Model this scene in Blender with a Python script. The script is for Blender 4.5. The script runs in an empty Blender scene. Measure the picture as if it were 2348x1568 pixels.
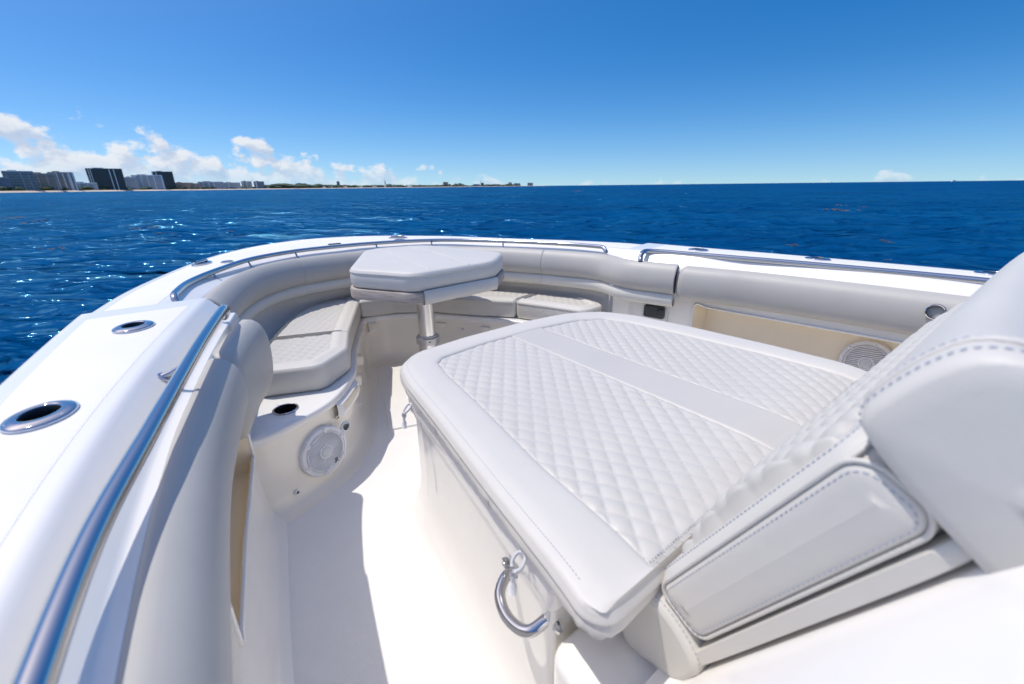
import bpy, math, random
import numpy as np
from mathutils import Vector, Matrix

random.seed(7)
rng = np.random.default_rng(11)
SC = bpy.context.scene
COL = SC.collection
R = math.radians

# ------------------------------------------------------------------ camera
YAW, PITCH, ROLL = R(37.5), R(20.2), R(-0.66)
CAM = Vector((-1.13, 0.0, 1.25))
fwd = Vector((math.sin(YAW) * math.cos(PITCH), math.cos(YAW) * math.cos(PITCH), -math.sin(PITCH)))
rt0 = Vector((math.cos(YAW), -math.sin(YAW), 0))
up0 = rt0.cross(fwd)
rt = rt0 * math.cos(ROLL) + up0 * math.sin(ROLL)
up = -rt0 * math.sin(ROLL) + up0 * math.cos(ROLL)
camd = bpy.data.cameras.new('camera')
camd.sensor_width = 36
camd.lens = 971.0 / 2347.0 * 36.0
camd.clip_start = 0.02
camd.clip_end = 60000
camd.dof.use_dof = True
camd.dof.focus_distance = 2.2
camd.dof.aperture_fstop = 3.2
camo = bpy.data.objects.new('camera', camd)
M = Matrix((rt, up, -fwd)).transposed().to_4x4()
M.translation = CAM
camo.matrix_world = M
COL.objects.link(camo)
SC.camera = camo

# ------------------------------------------------------------------ sun and sky
SUN = Vector((-0.27, 0.30, 1.0)).normalized()
SUN_EL = math.asin(SUN.z)
SUN_AZ = math.atan2(SUN.x, SUN.y)
sd = bpy.data.lights.new('sun', 'SUN')
sd.energy = 2.0
sd.angle = R(0.53)
sd.color = (1.0, 0.945, 0.87)
so = bpy.data.objects.new('sun', sd)
so.rotation_euler = SUN.to_track_quat('Z', 'Y').to_euler()
so.location = (0, 0, 30)
COL.objects.link(so)

world = bpy.data.worlds.new('World')
SC.world = world
world.use_nodes = True
wt = world.node_tree
for n in list(wt.nodes):
    wt.nodes.remove(n)


class NT:
    """tiny node helper"""
    def __init__(s, tree):
        s.t = tree

    def n(s, typ, **kw):
        nd = s.t.nodes.new(typ)
        for k, v in kw.items():
            setattr(nd, k, v)
        return nd

    def put(s, sock, v):
        if hasattr(v, 'links') or isinstance(v, bpy.types.NodeSocket):
            s.t.links.new(v, sock)
        elif v is not None:
            sock.default_value = v

    def math(s, op, a, b=None, c=None, clamp=False):
        nd = s.n('ShaderNodeMath', operation=op, use_clamp=clamp)
        s.put(nd.inputs[0], a)
        if b is not None:
            s.put(nd.inputs[1], b)
        if c is not None:
            s.put(nd.inputs[2], c)
        return nd.outputs[0]

    def maprange(s, v, a, b, c, d, smooth=False):
        nd = s.n('ShaderNodeMapRange')
        if smooth:
            nd.interpolation_type = 'SMOOTHSTEP'
        for i, x in enumerate((v, a, b, c, d)):
            s.put(nd.inputs[i], x)
        return nd.outputs[0]

    def noise(s, vec, scale, detail=2.0, rough=0.5, distort=0.0, dim='3D'):
        nd = s.n('ShaderNodeTexNoise', noise_dimensions=dim)
        if vec is not None:
            s.put(nd.inputs['Vector'], vec)
        nd.inputs['Scale'].default_value = scale
        nd.inputs['Detail'].default_value = detail
        nd.inputs['Roughness'].default_value = rough
        nd.inputs['Distortion'].default_value = distort
        return nd.outputs['Fac']

    def mix(s, f, a, b):
        nd = s.n('ShaderNodeMix', data_type='RGBA')
        s.put(nd.inputs[0], f)
        s.put(nd.inputs[6], a)
        s.put(nd.inputs[7], b)
        return nd.outputs[2]

    def comb(s, x, y, z=0.0):
        nd = s.n('ShaderNodeCombineXYZ')
        for i, v in enumerate((x, y, z)):
            s.put(nd.inputs[i], v)
        return nd.outputs[0]


W = NT(wt)
out = W.n('ShaderNodeOutputWorld')
sky = W.n('ShaderNodeTexSky', sky_type='NISHITA')
sky.sun_disc = False
sky.sun_elevation = SUN_EL
sky.sun_rotation = SUN_AZ
sky.altitude = 0
sky.air_density = 1.0
sky.dust_density = 1.0
sky.ozone_density = 2.0
hsv = W.n('ShaderNodeHueSaturation')
hsv.inputs['Saturation'].default_value = 1.48
hsv.inputs['Value'].default_value = 1.0
hsv.inputs['Hue'].default_value = 0.502
wt.links.new(sky.outputs[0], hsv.inputs['Color'])
tcs = W.n('ShaderNodeTexCoord')
sps = W.n('ShaderNodeSeparateXYZ')
wt.links.new(tcs.outputs['Generated'], sps.inputs[0])
zs_ = W.math('MAXIMUM', sps.outputs[2], 0.0)
ZR = W.math('ADD', W.math('MULTIPLY', zs_, W.math('MULTIPLY_ADD', zs_, 2.3, 0.95)), 0.085)
vs = W.comb(sps.outputs[0], sps.outputs[1], ZR)
vn = W.n('ShaderNodeVectorMath', operation='NORMALIZE')
wt.links.new(vs, vn.inputs[0])
wt.links.new(vn.outputs[0], sky.inputs['Vector'])
bg = W.n('ShaderNodeBackground')
bg.inputs['Strength'].default_value = 0.100
wt.links.new(hsv.outputs[0], bg.inputs['Color'])
# cumulus low over the coast
tc = W.n('ShaderNodeTexCoord')
sep = W.n('ShaderNodeSeparateXYZ')
wt.links.new(tc.outputs['Generated'], sep.inputs[0])
az = W.math('ARCTAN2', sep.outputs[0], sep.outputs[1])
el = W.math('ARCSINE', sep.outputs[2])
ax8 = W.math('MULTIPLY', az, 11.0)
ey = W.math('MULTIPLY', el, 15.0)
cv = W.comb(ax8, ey)
cvu = W.comb(W.math('ADD', ax8, -0.10), W.math('ADD', ey, 0.22))
n1 = W.noise(cv, 1.25, 10, 0.56, 0.0)
n2 = W.noise(cvu, 1.25, 4, 0.55, 0.0)
big = W.noise(W.comb(W.math('ADD', ax8, 4.3), W.math('MULTIPLY', ey, .3)), 0.9, 2, 0.5)
top = W.maprange(az, R(-16), R(26), R(8.4), R(3.2))
top = W.math('MULTIPLY', top, W.maprange(az, R(26), R(40), 1.0, 0.6))
rel = W.math('DIVIDE', el, top)
thr = W.math('ADD', W.maprange(rel, 0.0, 1.0, 0.29, 0.555), W.math('MULTIPLY', W.math('SUBTRACT', big, 0.5), -0.24))
thr = W.math('ADD', thr, W.maprange(rel, 0.9, 1.6, 0.0, 0.35))
thr = W.math('ADD', thr, W.maprange(az, R(10), R(40), 0.0, 0.20))
den = W.math('SUBTRACT', n1, thr)
mask = W.maprange(den, 0.0, 0.10, 0.0, 1.0, True)
mask = W.math('MULTIPLY', mask, W.maprange(el, R(0.2), R(2.6), 0.42, 0.95))
den2 = W.math('SUBTRACT', n2, thr)
shade = W.maprange(W.math('SUBTRACT', den, den2), -0.09, 0.09, 0.0, 1.0, True)
thick = W.maprange(den, 0.0, 0.20, 0.45, 0.0)
lit = W.math('ADD', W.math('MULTIPLY', shade, 0.8), thick, clamp=True)
ccol = W.mix(lit, (0.35, 0.44, 0.60, 1), (0.68, 0.70, 0.735, 1))
bgc = W.n('ShaderNodeBackground')
wt.links.new(ccol, bgc.inputs['Color'])
bgc.inputs['Strength'].default_value = 0.80
ms = W.n('ShaderNodeMixShader')
wt.links.new(mask, ms.inputs[0])
wt.links.new(bg.outputs[0], ms.inputs[1])
wt.links.new(bgc.outputs[0], ms.inputs[2])
wt.links.new(ms.outputs[0], out.inputs['Surface'])

SC.view_settings.view_transform = 'Standard'
SC.view_settings.look = 'None'
SC.view_settings.exposure = 0.64
SC.view_settings.gamma = 1.0
SC.cycles.max_bounces = 16
SC.cycles.diffuse_bounces = 14

# ------------------------------------------------------------------ materials
MATS = {}


def mat(name, col, rough=0.5, metal=0.0, ior=1.5, coat=0.0, bump=None, var=None, spec=None, sheen=0.0):
    """bump: list of (scale, strength, distance, detail); var: (scale, amount) small colour variation"""
    if name in MATS:
        return MATS[name]
    m = bpy.data.materials.new(name)
    m.use_nodes = True
    t = m.node_tree
    N = NT(t)
    b = t.nodes['Principled BSDF']
    b.inputs['Base Color'].default_value = (*col, 1)
    b.inputs['Roughness'].default_value = rough
    b.inputs['Metallic'].default_value = metal
    b.inputs['IOR'].default_value = ior
    b.inputs['Coat Weight'].default_value = coat
    b.inputs['Coat Roughness'].default_value = 0.06
    if sheen:
        b.inputs['Sheen Weight'].default_value = sheen
    tcn = N.n('ShaderNodeTexCoord')
    co = tcn.outputs['Object']
    if var:
        f = N.noise(co, var[0], 4, 0.6)
        lo = tuple(c * (1 - var[1]) for c in col) + (1,)
        hi = tuple(min(1, c * (1 + var[1])) for c in col) + (1,)
        t.links.new(N.mix(N.maprange(f, 0.3, 0.7, 0, 1), lo, hi), b.inputs['Base Color'])
    if bump:
        prev = None
        for (sc, st, dist, det) in bump:
            bn = N.n('ShaderNodeBump')
            bn.inputs['Strength'].default_value = st
            bn.inputs['Distance'].default_value = dist
            t.links.new(N.noise(co, sc, det, 0.55), bn.inputs['Height'])
            if prev:
                t.links.new(prev, bn.inputs['Normal'])
            prev = bn.outputs[0]
        t.links.new(prev, b.inputs['Normal'])
    MATS[name] = m
    return m


GEL = mat('white_gelcoat', (0.872, 0.847, 0.803), 0.22, coat=0.25, bump=[(3.0, 0.05, 0.02, 2)], var=(2.5, 0.02))
GEL_BOUNCE = mat('bounce_warmed_gelcoat', (0.885, 0.825, 0.720), 0.20, coat=0.3, bump=[(3.0, 0.05, 0.02, 2)], var=(3, 0.02))  # gelcoat of the shaded lockers, warm bounce light put into its colour
CREAM = mat('cream_gelcoat', (0.87, 0.78, 0.62), 0.30, var=(4, 0.03))
VINYL = mat('white_vinyl', (0.635, 0.610, 0.560), 0.52, bump=[(420, 0.15, 0.0015, 2), (9, 0.14, 0.012, 3), (34, 0.10, 0.004, 3)], var=(6, 0.025), sheen=0.05)
VINYLG = mat('grey_band_vinyl', (0.560, 0.538, 0.500), 0.48, bump=[(420, 0.12, 0.0015, 2), (12, 0.06, 0.008, 2)], var=(6, 0.02))
VINYLQ = mat('quilted_vinyl', (0.575, 0.554, 0.510), 0.48, bump=[(420, 0.12, 0.0015, 2)], var=(8, 0.02))
BOLST = mat('grey_vinyl', (0.470, 0.453, 0.420), 0.5, bump=[(420, 0.12, 0.0015, 2), (7, 0.10, 0.012, 3)], var=(5, 0.03))
ROLLV = mat('pale_grey_vinyl', (0.650, 0.632, 0.578), 0.5, bump=[(420, 0.12, 0.0015, 2), (7, 0.10, 0.012, 3)], var=(5, 0.03))
THREAD = mat('blue_grey_thread', (0.420, 0.460, 0.540), 0.8)
THREADW = mat('white_thread', (0.60, 0.61, 0.64), 0.7)
STEEL = mat('polished_steel', (0.55, 0.55, 0.56), 0.07, metal=1.0, bump=[(14, 0.03, 0.004, 2)])
BRUSHED = mat('satin_aluminium', (0.74, 0.74, 0.74), 0.24, metal=1.0)
ANOD = mat('grey_anodised', (0.55, 0.55, 0.56), 0.38, metal=0.8)
BLACK = mat('black_rubber', (0.012, 0.012, 0.014), 0.45)
DARKP = mat('dark_plastic', (0.03, 0.035, 0.04), 0.25)
WPLAST = mat('white_plastic', (0.78, 0.78, 0.80), 0.3)
PALEP = mat('pale_grey_plastic', (0.62, 0.64, 0.64), 0.35)


def nonskid():
    m = mat('nonskid_gelcoat', (0.77, 0.77, 0.77), 0.5)
    t = m.node_tree
    N = NT(t)
    b = t.nodes['Principled BSDF']
    tcn = N.n('ShaderNodeTexCoord')
    mp = N.n('ShaderNodeMapping')
    mp.inputs['Rotation'].default_value = (0, 0, R(45))
    t.links.new(tcn.outputs['Object'], mp.inputs[0])
    ck = N.n('ShaderNodeTexVoronoi', feature='F1', distance='CHEBYCHEV')
    ck.inputs['Scale'].default_value = 170
    ck.inputs['Randomness'].default_value = 0.0
    t.links.new(mp.outputs[0], ck.inputs['Vector'])
    bn = N.n('ShaderNodeBump')
    bn.inputs['Strength'].default_value = 0.6
    bn.inputs['Distance'].default_value = 0.002
    bn.invert = True
    t.links.new(ck.outputs['Distance'], bn.inputs['Height'])
    t.links.new(bn.outputs[0], b.inputs['Normal'])
    f = N.noise(tcn.outputs['Object'], 3.0, 5, 0.65)
    t.links.new(N.mix(N.maprange(f, 0.35, 0.7, 0, 1), (0.832, 0.808, 0.765, 1), (0.872, 0.848, 0.805, 1)), b.inputs['Base Color'])
    return m


NSK = nonskid()


def teak():
    m = mat('weathered_teak', (0.42, 0.36, 0.31), 0.7)
    t = m.node_tree
    N = NT(t)
    b = t.nodes['Principled BSDF']
    tcn = N.n('ShaderNodeTexCoord')
    mp = N.n('ShaderNodeMapping')
    mp.inputs['Scale'].default_value = (10, 10, 160)
    t.links.new(tcn.outputs['Object'], mp.inputs[0])
    f = N.noise(mp.outputs[0], 1.0, 6, 0.65, 0.4)
    t.links.new(N.mix(N.maprange(f, 0.3, 0.7, 0, 1), (0.30, 0.24, 0.20, 1), (0.56, 0.50, 0.45, 1)), b.inputs['Base Color'])
    bn = N.n('ShaderNodeBump')
    bn.inputs['Strength'].default_value = 0.4
    bn.inputs['Distance'].default_value = 0.002
    t.links.new(f, bn.inputs['Height'])
    t.links.new(bn.outputs[0], b.inputs['Normal'])
    return m


TEAK = teak()


# ------------------------------------------------------------------ mesh helpers
def obj(name, V, F, m, parent=None, smooth=True, label=None, auto=None):
    me = bpy.data.meshes.new(name)
    V = np.asarray(V, dtype=np.float64).reshape(-1, 3)
    me.from_pydata(V.tolist(), [], [tuple(int(i) for i in f) for f in F])
    me.update()
    me.materials.append(m)
    if smooth:
        me.shade_smooth()
        if auto:
            me.set_sharp_from_angle(angle=R(auto))
    o = bpy.data.objects.new(name, me)
    COL.objects.link(o)
    if parent is not None:
        o.parent = parent
        o.matrix_parent_inverse = Matrix.Identity(4)
        pw = parent
        off = Vector((0, 0, 0))
        while pw is not None:
            off += pw.location
            pw = pw.parent
        o.location = -off
    if label:
        o['label'] = label
    return o


def grid_obj(name, V2d, m, parent=None, closeu=False, closev=False, capu=False, **kw):
    """V2d: array (nu, nv, 3)"""
    V2d = np.asarray(V2d, float)
    F = grid_faces(V2d.shape[0], V2d.shape[1], closeu, closev)
    if capu:
        nu, nv = V2d.shape[:2]
        F.append(list(range(nv))[::-1])
        F.append([(nu - 1) * nv + j for j in range(nv)])
    return obj(name, V2d.reshape(-1, 3), F, m, parent, **kw)


def grid_faces(nu, nv, closeu=False, closev=False):
    F = []
    for i in range(nu if closeu else nu - 1):
        a = i * nv
        b = ((i + 1) % nu) * nv
        for j in range(nv if closev else nv - 1):
            k = (j + 1) % nv
            F.append((a + j, b + j, b + k, a + k))
    return F


class MB:
    """collect shapes into one mesh"""
    def __init__(s):
        s.V = []
        s.F = []

    def add(s, V, F):
        o = len(s.V)
        s.V.extend([tuple(v) for v in V])
        s.F.extend([tuple(i + o for i in f) for f in F])

    def grid(s, G, closeu=False, closev=False, capu=False):
        G = np.asarray(G, float)
        F = grid_faces(G.shape[0], G.shape[1], closeu, closev)
        if capu:
            nu, nv = G.shape[:2]
            F.append(list(range(nv))[::-1])
            F.append([(nu - 1) * nv + j for j in range(nv)])
        s.add(G.reshape(-1, 3), F)

    def box(s, c, d, rz=0.0):
        cx, cy, cz = c
        V = []
        for x in (-1, 1):
            for y in (-1, 1):
                for z in (-1, 1):
                    px, py = x * d[0] / 2, y * d[1] / 2
                    V.append((cx + px * math.cos(rz) - py * math.sin(rz), cy + px * math.sin(rz) + py * math.cos(rz), cz + z * d[2] / 2))
        s.add(V, [(0, 1, 3, 2), (4, 6, 7, 5), (0, 4, 5, 1), (2, 3, 7, 6), (0, 2, 6, 4), (1, 5, 7, 3)])

    def build(s, name, m, parent=None, **kw):
        return obj(name, s.V, s.F, m, parent, **kw)


def spline(P, n, closed=False):
    """Catmull-Rom through P resampled evenly to n points"""
    P = np.asarray(P, float)
    k = len(P)
    pts = []
    rngi = range(k if closed else k - 1)
    for i in rngi:
        if closed:
            p0, p1, p2, p3 = P[(i - 1) % k], P[i], P[(i + 1) % k], P[(i + 2) % k]
        else:
            p1, p2 = P[i], P[i + 1]
            p0 = P[i - 1] if i > 0 else 2 * p1 - p2
            p3 = P[i + 2] if i + 2 < k else 2 * p2 - p1
        for t in np.linspace(0, 1, 24, endpoint=False):
            pts.append(0.5 * ((2 * p1) + (-p0 + p2) * t + (2 * p0 - 5 * p1 + 4 * p2 - p3) * t * t + (-p0 + 3 * p1 - 3 * p2 + p3) * t ** 3))
    if not closed:
        pts.append(P[-1])
    else:
        pts.append(pts[0])
    pts = np.array(pts)
    d = np.r_[0, np.cumsum(np.linalg.norm(np.diff(pts, axis=0), axis=1))]
    s = np.linspace(0, d[-1], n + 1 if closed else n)
    res = np.stack([np.interp(s, d, pts[:, c]) for c in range(P.shape[1])], 1)
    return res[:-1] if closed else res


def pspline(P, n):
    """Catmull-Rom sampled evenly in the control parameter (pairs stay in step)"""
    P = np.asarray(P, float)
    k = len(P)
    out_ = []
    for u in np.linspace(0, k - 1, n):
        i = min(int(u), k - 2)
        t = u - i
        p1, p2 = P[i], P[i + 1]
        p0 = P[i - 1] if i > 0 else 2 * p1 - p2
        p3 = P[i + 2] if i + 2 < k else 2 * p2 - p1
        out_.append(0.5 * ((2 * p1) + (-p0 + p2) * t + (2 * p0 - 5 * p1 + 4 * p2 - p3) * t * t + (-p0 + 3 * p1 - 3 * p2 + p3) * t ** 3))
    return np.array(out_)


def frames(P):
    P = np.asarray(P, float)
    T = np.gradient(P, axis=0)
    T /= np.linalg.norm(T, axis=1)[:, None] + 1e-12
    n = np.cross(T[0], (0, 0, 1.0))
    if np.linalg.norm(n) < 1e-3:
        n = np.cross(T[0], (1.0, 0, 0))
    n /= np.linalg.norm(n)
    Ns = [n]
    for i in range(1, len(P)):
        n = Ns[-1] - T[i] * np.dot(Ns[-1], T[i])
        n /= np.linalg.norm(n) + 1e-12
        Ns.append(n)
    Ns = np.array(Ns)
    return T, Ns, np.cross(T, Ns)


def tube_grid(P, r, seg=12):
    P = np.asarray(P, float)
    T, Nn, B = frames(P)
    a = np.linspace(0, 2 * math.pi, seg, endpoint=False)
    rr = np.full(len(P), r) if np.isscalar(r) else np.asarray(r)
    return P[:, None, :] + rr[:, None, None] * (np.cos(a)[None, :, None] * Nn[:, None, :] + np.sin(a)[None, :, None] * B[:, None, :])


def tube(name, P, r, m, parent=None, seg=12, **kw):
    return grid_obj(name, tube_grid(P, r, seg), m, parent, closev=True, capu=True, **kw)


def lathe_grid(prof, center, axis=(0, 0, 1), seg=32, sx=1.0, ref=None, sy=1.0):
    """prof: list of (radius, height) along the axis"""
    ax = Vector(axis).normalized()
    rf = Vector(ref) if ref is not None else (Vector((1, 0, 0)) if abs(ax.x) < 0.9 else Vector((0, 1, 0)))
    e1 = (rf - ax * rf.dot(ax)).normalized()
    e2 = ax.cross(e1)
    a = np.linspace(0, 2 * math.pi, seg, endpoint=False)
    c = np.array(center, float)
    G = []
    for (r, h) in prof:
        G.append(c + h * np.array(ax) + r * (np.cos(a)[:, None] * np.array(e1) * sx + np.sin(a)[:, None] * np.array(e2) * sy))
    return np.array(G)


def lathe(name, prof, center, m, parent=None, axis=(0, 0, 1), seg=32, cap=True, **kw):
    sx = kw.pop('sx', 1.0)
    ref = kw.pop('ref', None)
    return grid_obj(name, lathe_grid(prof, center, axis, seg, sx, ref), m, parent, closev=True, capu=cap, auto=35, **kw)


def empty(name, loc=(0, 0, 0), parent=None):
    o = bpy.data.objects.new(name, None)
    o.empty_display_size = 0.1
    COL.objects.link(o)
    if parent is not None:
        o.parent = parent
        off = Vector((0, 0, 0))
        pw = parent
        while pw is not None:
            off += pw.location
            pw = pw.parent
        o.location = Vector(loc) - off
    else:
        o.location = loc
    return o


def tag(o, label, cat, group=None, kind=None):
    if label:
        o['label'] = label
    if cat:
        o['category'] = cat
    if group:
        o['group'] = group
    if kind:
        o['kind'] = kind
    return o


def inset_corners(C, d, free=()):
    """C: list of (x,y,r) CCW; move every edge inwards by d (free edges by at most 9 mm)"""
    k = len(C)
    res = []
    for i in range(k):
        p0, p1, p2 = [np.array(C[(i + j) % k][:2], float) for j in (-1, 0, 1)]
        e1 = (p1 - p0) / np.linalg.norm(p1 - p0)
        e2 = (p2 - p1) / np.linalg.norm(p2 - p1)
        n1 = np.array((-e1[1], e1[0]))
        n2 = np.array((-e2[1], e2[0]))
        d1 = min(d, .009) if (i - 1) % k in free else d
        d2 = min(d, .009) if i in free else d
        cross = e1[0] * e2[1] - e1[1] * e2[0]
        if abs(d1 - d2) < 1e-9 or abs(cross) < 1e-3:
            q = p1 + (n1 + n2) * ((d1 + d2) / 2) / (1 + np.dot(n1, n2))
        else:
            q = p1 + np.linalg.solve(np.array([n1, n2]), np.array([d1, d2]))
        dd = min(d1, d2)
        r = C[i][2] - dd if cross > 0 else C[i][2] + dd
        res.append((q[0], q[1], max(r, 0.012)))
    return res


def rounded(C, arc=8, edge=10):
    k = len(C)
    seg = []
    info = []
    for i in range(k):
        p0, p1, p2 = [np.array(C[(i + j) % k][:2], float) for j in (-1, 0, 1)]
        l1, l2 = np.linalg.norm(p0 - p1), np.linalg.norm(p2 - p1)
        e1, e2 = (p0 - p1) / l1, (p2 - p1) / l2
        ang = math.acos(max(-1, min(1, float(np.dot(e1, e2)))))
        t = min(C[i][2] / max(math.tan(ang / 2), 1e-3), 0.48 * l1, 0.48 * l2)
        a, b = p1 + e1 * t, p1 + e2 * t
        pts = []
        for u in np.linspace(0, 1, arc + 1):
            # rational quadratic close to a circle
            w = math.sin(ang / 2)
            den_ = (1 - u) ** 2 + 2 * w * u * (1 - u) + u * u
            pts.append(((1 - u) ** 2 * a + 2 * w * u * (1 - u) * p1 + u * u * b) / den_)
        info.append(pts)
    for i in range(k):
        seg.extend(info[i])
        a, b = info[i][-1], info[(i + 1) % k][0]
        for u in np.linspace(0, 1, edge + 2)[1:-1]:
            seg.append(a * (1 - u) + b * u)
    return np.array(seg)


def inside(poly, X, Y):
    r = np.zeros(X.shape, bool)
    n = len(poly)
    j = n - 1
    for i in range(n):
        xi, yi = poly[i]
        xj, yj = poly[j]
        c = ((yi > Y) != (yj > Y)) & (X < (xj - xi) * (Y - yi) / (yj - yi + 1e-15) + xi)
        r ^= c
        j = i
    return r


def edge_dist(poly, X, Y, cap=.03):
    D = np.full(X.shape, cap * cap)
    P = np.asarray(poly)
    for i in range(len(P)):
        a, b = P[i], P[(i + 1) % len(P)]
        d = b - a
        L2 = d @ d + 1e-12
        t = np.clip(((X - a[0]) * d[0] + (Y - a[1]) * d[1]) / L2, 0, 1)
        D = np.minimum(D, (X - a[0] - t * d[0]) ** 2 + (Y - a[1] - t * d[1]) ** 2)
    return np.sqrt(D)


def edge_fade(poly, X, Y, w=.014, off=.009):
    t = np.clip((edge_dist(poly, X, Y, w + off) - off) / w, 0, 1)
    return np.sqrt(1 - (1 - t) ** 2)


def quilt(x, y, a, b, A):
    u = x / a + y / b
    v = x / a - y / b
    return A * np.sqrt(np.abs(np.sin(math.pi * u)) * np.abs(np.sin(math.pi * v)))


def panel_mesh(poly, step, zfun, to3d=None):
    """dense height-field inside a plan polygon"""
    x0, y0 = poly.min(0) - step
    x1, y1 = poly.max(0) + step
    xs = np.arange(x0, x1 + step, step)
    ys = np.arange(y0, y1 + step, step)
    X, Y = np.meshgrid(xs, ys, indexing='ij')
    ins = inside(poly, X, Y)
    Z = zfun(X, Y)
    P = np.stack([X, Y, Z], -1)
    idx = -np.ones(X.shape, int)
    f = ins[:-1, :-1] & ins[1:, :-1] & ins[1:, 1:] & ins[:-1, 1:]
    use = np.zeros(X.shape, bool)
    use[:-1, :-1] |= f
    use[1:, :-1] |= f
    use[1:, 1:] |= f
    use[:-1, 1:] |= f
    idx[use] = np.arange(use.sum())
    I, J = np.nonzero(f)
    F = np.stack([idx[I, J], idx[I + 1, J], idx[I + 1, J + 1], idx[I, J + 1]], 1)
    V = P[use]
    if to3d is not None:
        V = to3d(V)
    return V, F


def dashes(path, step, ln, rad, mb, lift=None, dy=None):
    """small stitches along a 3D path"""
    P = np.asarray(path, float)
    d = np.r_[0, np.cumsum(np.linalg.norm(np.diff(P, axis=0), axis=1))]
    s = 0.0
    while s + ln < d[-1]:
        a = np.array([np.interp(s, d, P[:, c]) for c in range(3)])
        b = np.array([np.interp(s + ln, d, P[:, c]) for c in range(3)])
        mb.grid(tube_grid(np.array([a, (a + b) / 2, b]), np.array([rad * .6, rad, rad * .6]), 5), closev=True, capu=True)
        s += step


def cut(o, G):
    """bore a hole through a thin surface with a closed cutter grid"""
    mb = MB()
    mb.grid(G, closev=True, capu=True)
    c = mb.build('cutter', GEL, None, smooth=False)
    off = Vector((0, 0, 0))
    md = o.modifiers.new('bore', 'BOOLEAN')
    md.operation = 'DIFFERENCE'
    md.solver = 'EXACT'
    md.use_hole_tolerant = True
    md.object = c
    bpy.context.view_layer.update()
    ev = o.evaluated_get(bpy.context.evaluated_depsgraph_get())
    me = bpy.data.meshes.new_from_object(ev)
    o.modifiers.clear()
    old = o.data
    n0 = len(old.polygons)
    if len(me.polygons) > n0 * .6:
        o.data = me
    bpy.data.objects.remove(c, do_unlink=True)
    return n0, len(me.polygons)


# cushion with rounded sides, piping seam, wide plain border and an inner panel
def cushion(root, C, z0, z1, border, mborder=VINYL, mpanel=VINYLQ, quilt_ab=None, crown=0.006, piping=True, rtop=0.022, panel_step=0.005, sag=None, stitch=True, plain_top=False, free=()):
    rings = []
    side = z1 - z0
    ds = [(0.045, 0.0), (0.010, 0.0), (0.003, 0.006), (0.0, 0.016)]
    for k_ in (0.3, 0.6, 0.85):
        ds.append((-0.004 * math.sin(math.pi * k_), 0.016 + (side - 0.016 - rtop) * k_))
    # piping bead at the top edge of the boxing
    zt = side - rtop
    ds += [(0.0, zt), (-0.0035, zt + 0.003), (-0.0035, zt + 0.0065), (0.0, zt + 0.010)]
    for a_ in (25, 50, 70):
        ds.append((rtop * (1 - math.cos(R(a_))), zt + 0.010 + (rtop - 0.010) * math.sin(R(a_))))
    ds.append((rtop + 0.006, side))
    if not plain_top:
        for k_ in (0.25, 0.5, 0.75):
            ds.append((rtop + (border - rtop) * k_, side + crown * math.sin(math.pi * (0.15 + 0.7 * k_))))
        ds += [(border - 0.008, side + 0.002), (border - 0.001, side - 0.002), (border + 0.002, side - 0.012)]
    for (d, z) in ds:
        p = rounded(inset_corners(C, d, free) if abs(d) > 1e-6 else C)
        zz = np.full(len(p), z0 + z)
        if sag is not None and z > 0:
            zz = zz + sag(p[:, 0], p[:, 1])
        rings.append(np.c_[p, zz])
    if plain_top:
        base = rounded(inset_corners(C, rtop + 0.01))
        cen = base.mean(0)
        for k_ in (0.9, 0.7, 0.45, 0.2, 0.02):
            p = cen + (base - cen) * k_
            rings.append(np.c_[p, np.full(len(p), z0 + side + crown * (1 - k_ ** 2))])
    o = grid_obj('border' if not plain_top else 'cover', rings, mborder, root, closev=True, capu=plain_top, auto=50)
    if not plain_top:
        poly = rounded(inset_corners(C, border - 0.010, free))

        def zf(X, Y):
            z = np.full(X.shape, z1 - 0.006)
            if quilt_ab:
                z = z + (quilt(X, Y, *quilt_ab) + .004) * edge_fade(poly, X, Y, .014, .009 if not free else .002) - .003
            if sag is not None:
                z = z + sag(X, Y)
            return z
        V, F = panel_mesh(poly, panel_step, zf)
        obj('quilted_panel', V, F, mpanel, root)
    if stitch:
        mb = MB()
        for dd, zz in ((rtop * 0.75, side - 0.0025), (-0.0012, zt - 0.006)):
            p = rounded(inset_corners(C, dd))
            p = np.r_[p, p[:1]]
            dashes(np.c_[p, np.full(len(p), z0 + zz)], 0.008, 0.0048, 0.0008, mb)
        s = mb.build('stitching', THREADW, root)
        s['kind'] = 'stuff'
    return o


# ================================================================== SEA
SEA_Z = -0.48
waves = []
for i in range(90):
    lam = math.exp(rng.uniform(math.log(0.40), math.log(7.0)))
    th = R(232) + rng.normal(0, 0.50)
    waves.append((lam, th, 0.0056 * lam ** 0.80 * rng.uniform(0.5, 1.3) / (1 + (lam / 6) ** 2), rng.uniform(0, 6.283)))


def sea_disp(x, y, sp=None):
    dz = np.zeros_like(x)
    dx = np.zeros_like(x)
    dy = np.zeros_like(x)
    for (lam, th, A, ph) in waves:
        k = 2 * math.pi / lam
        c, s_ = math.cos(th), math.sin(th)
        p = k * (c * x + s_ * y) + ph
        w = 1.0 if sp is None else np.clip(lam / (sp * 2.6) - 1.0, 0, 1)
        sn = np.sin(p)
        dz += A * w * np.cos(p)
        dx -= 0.8 * A * w * c * sn
        dy -= 0.8 * A * w * s_ * sn
    return dx, dy, dz


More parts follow.
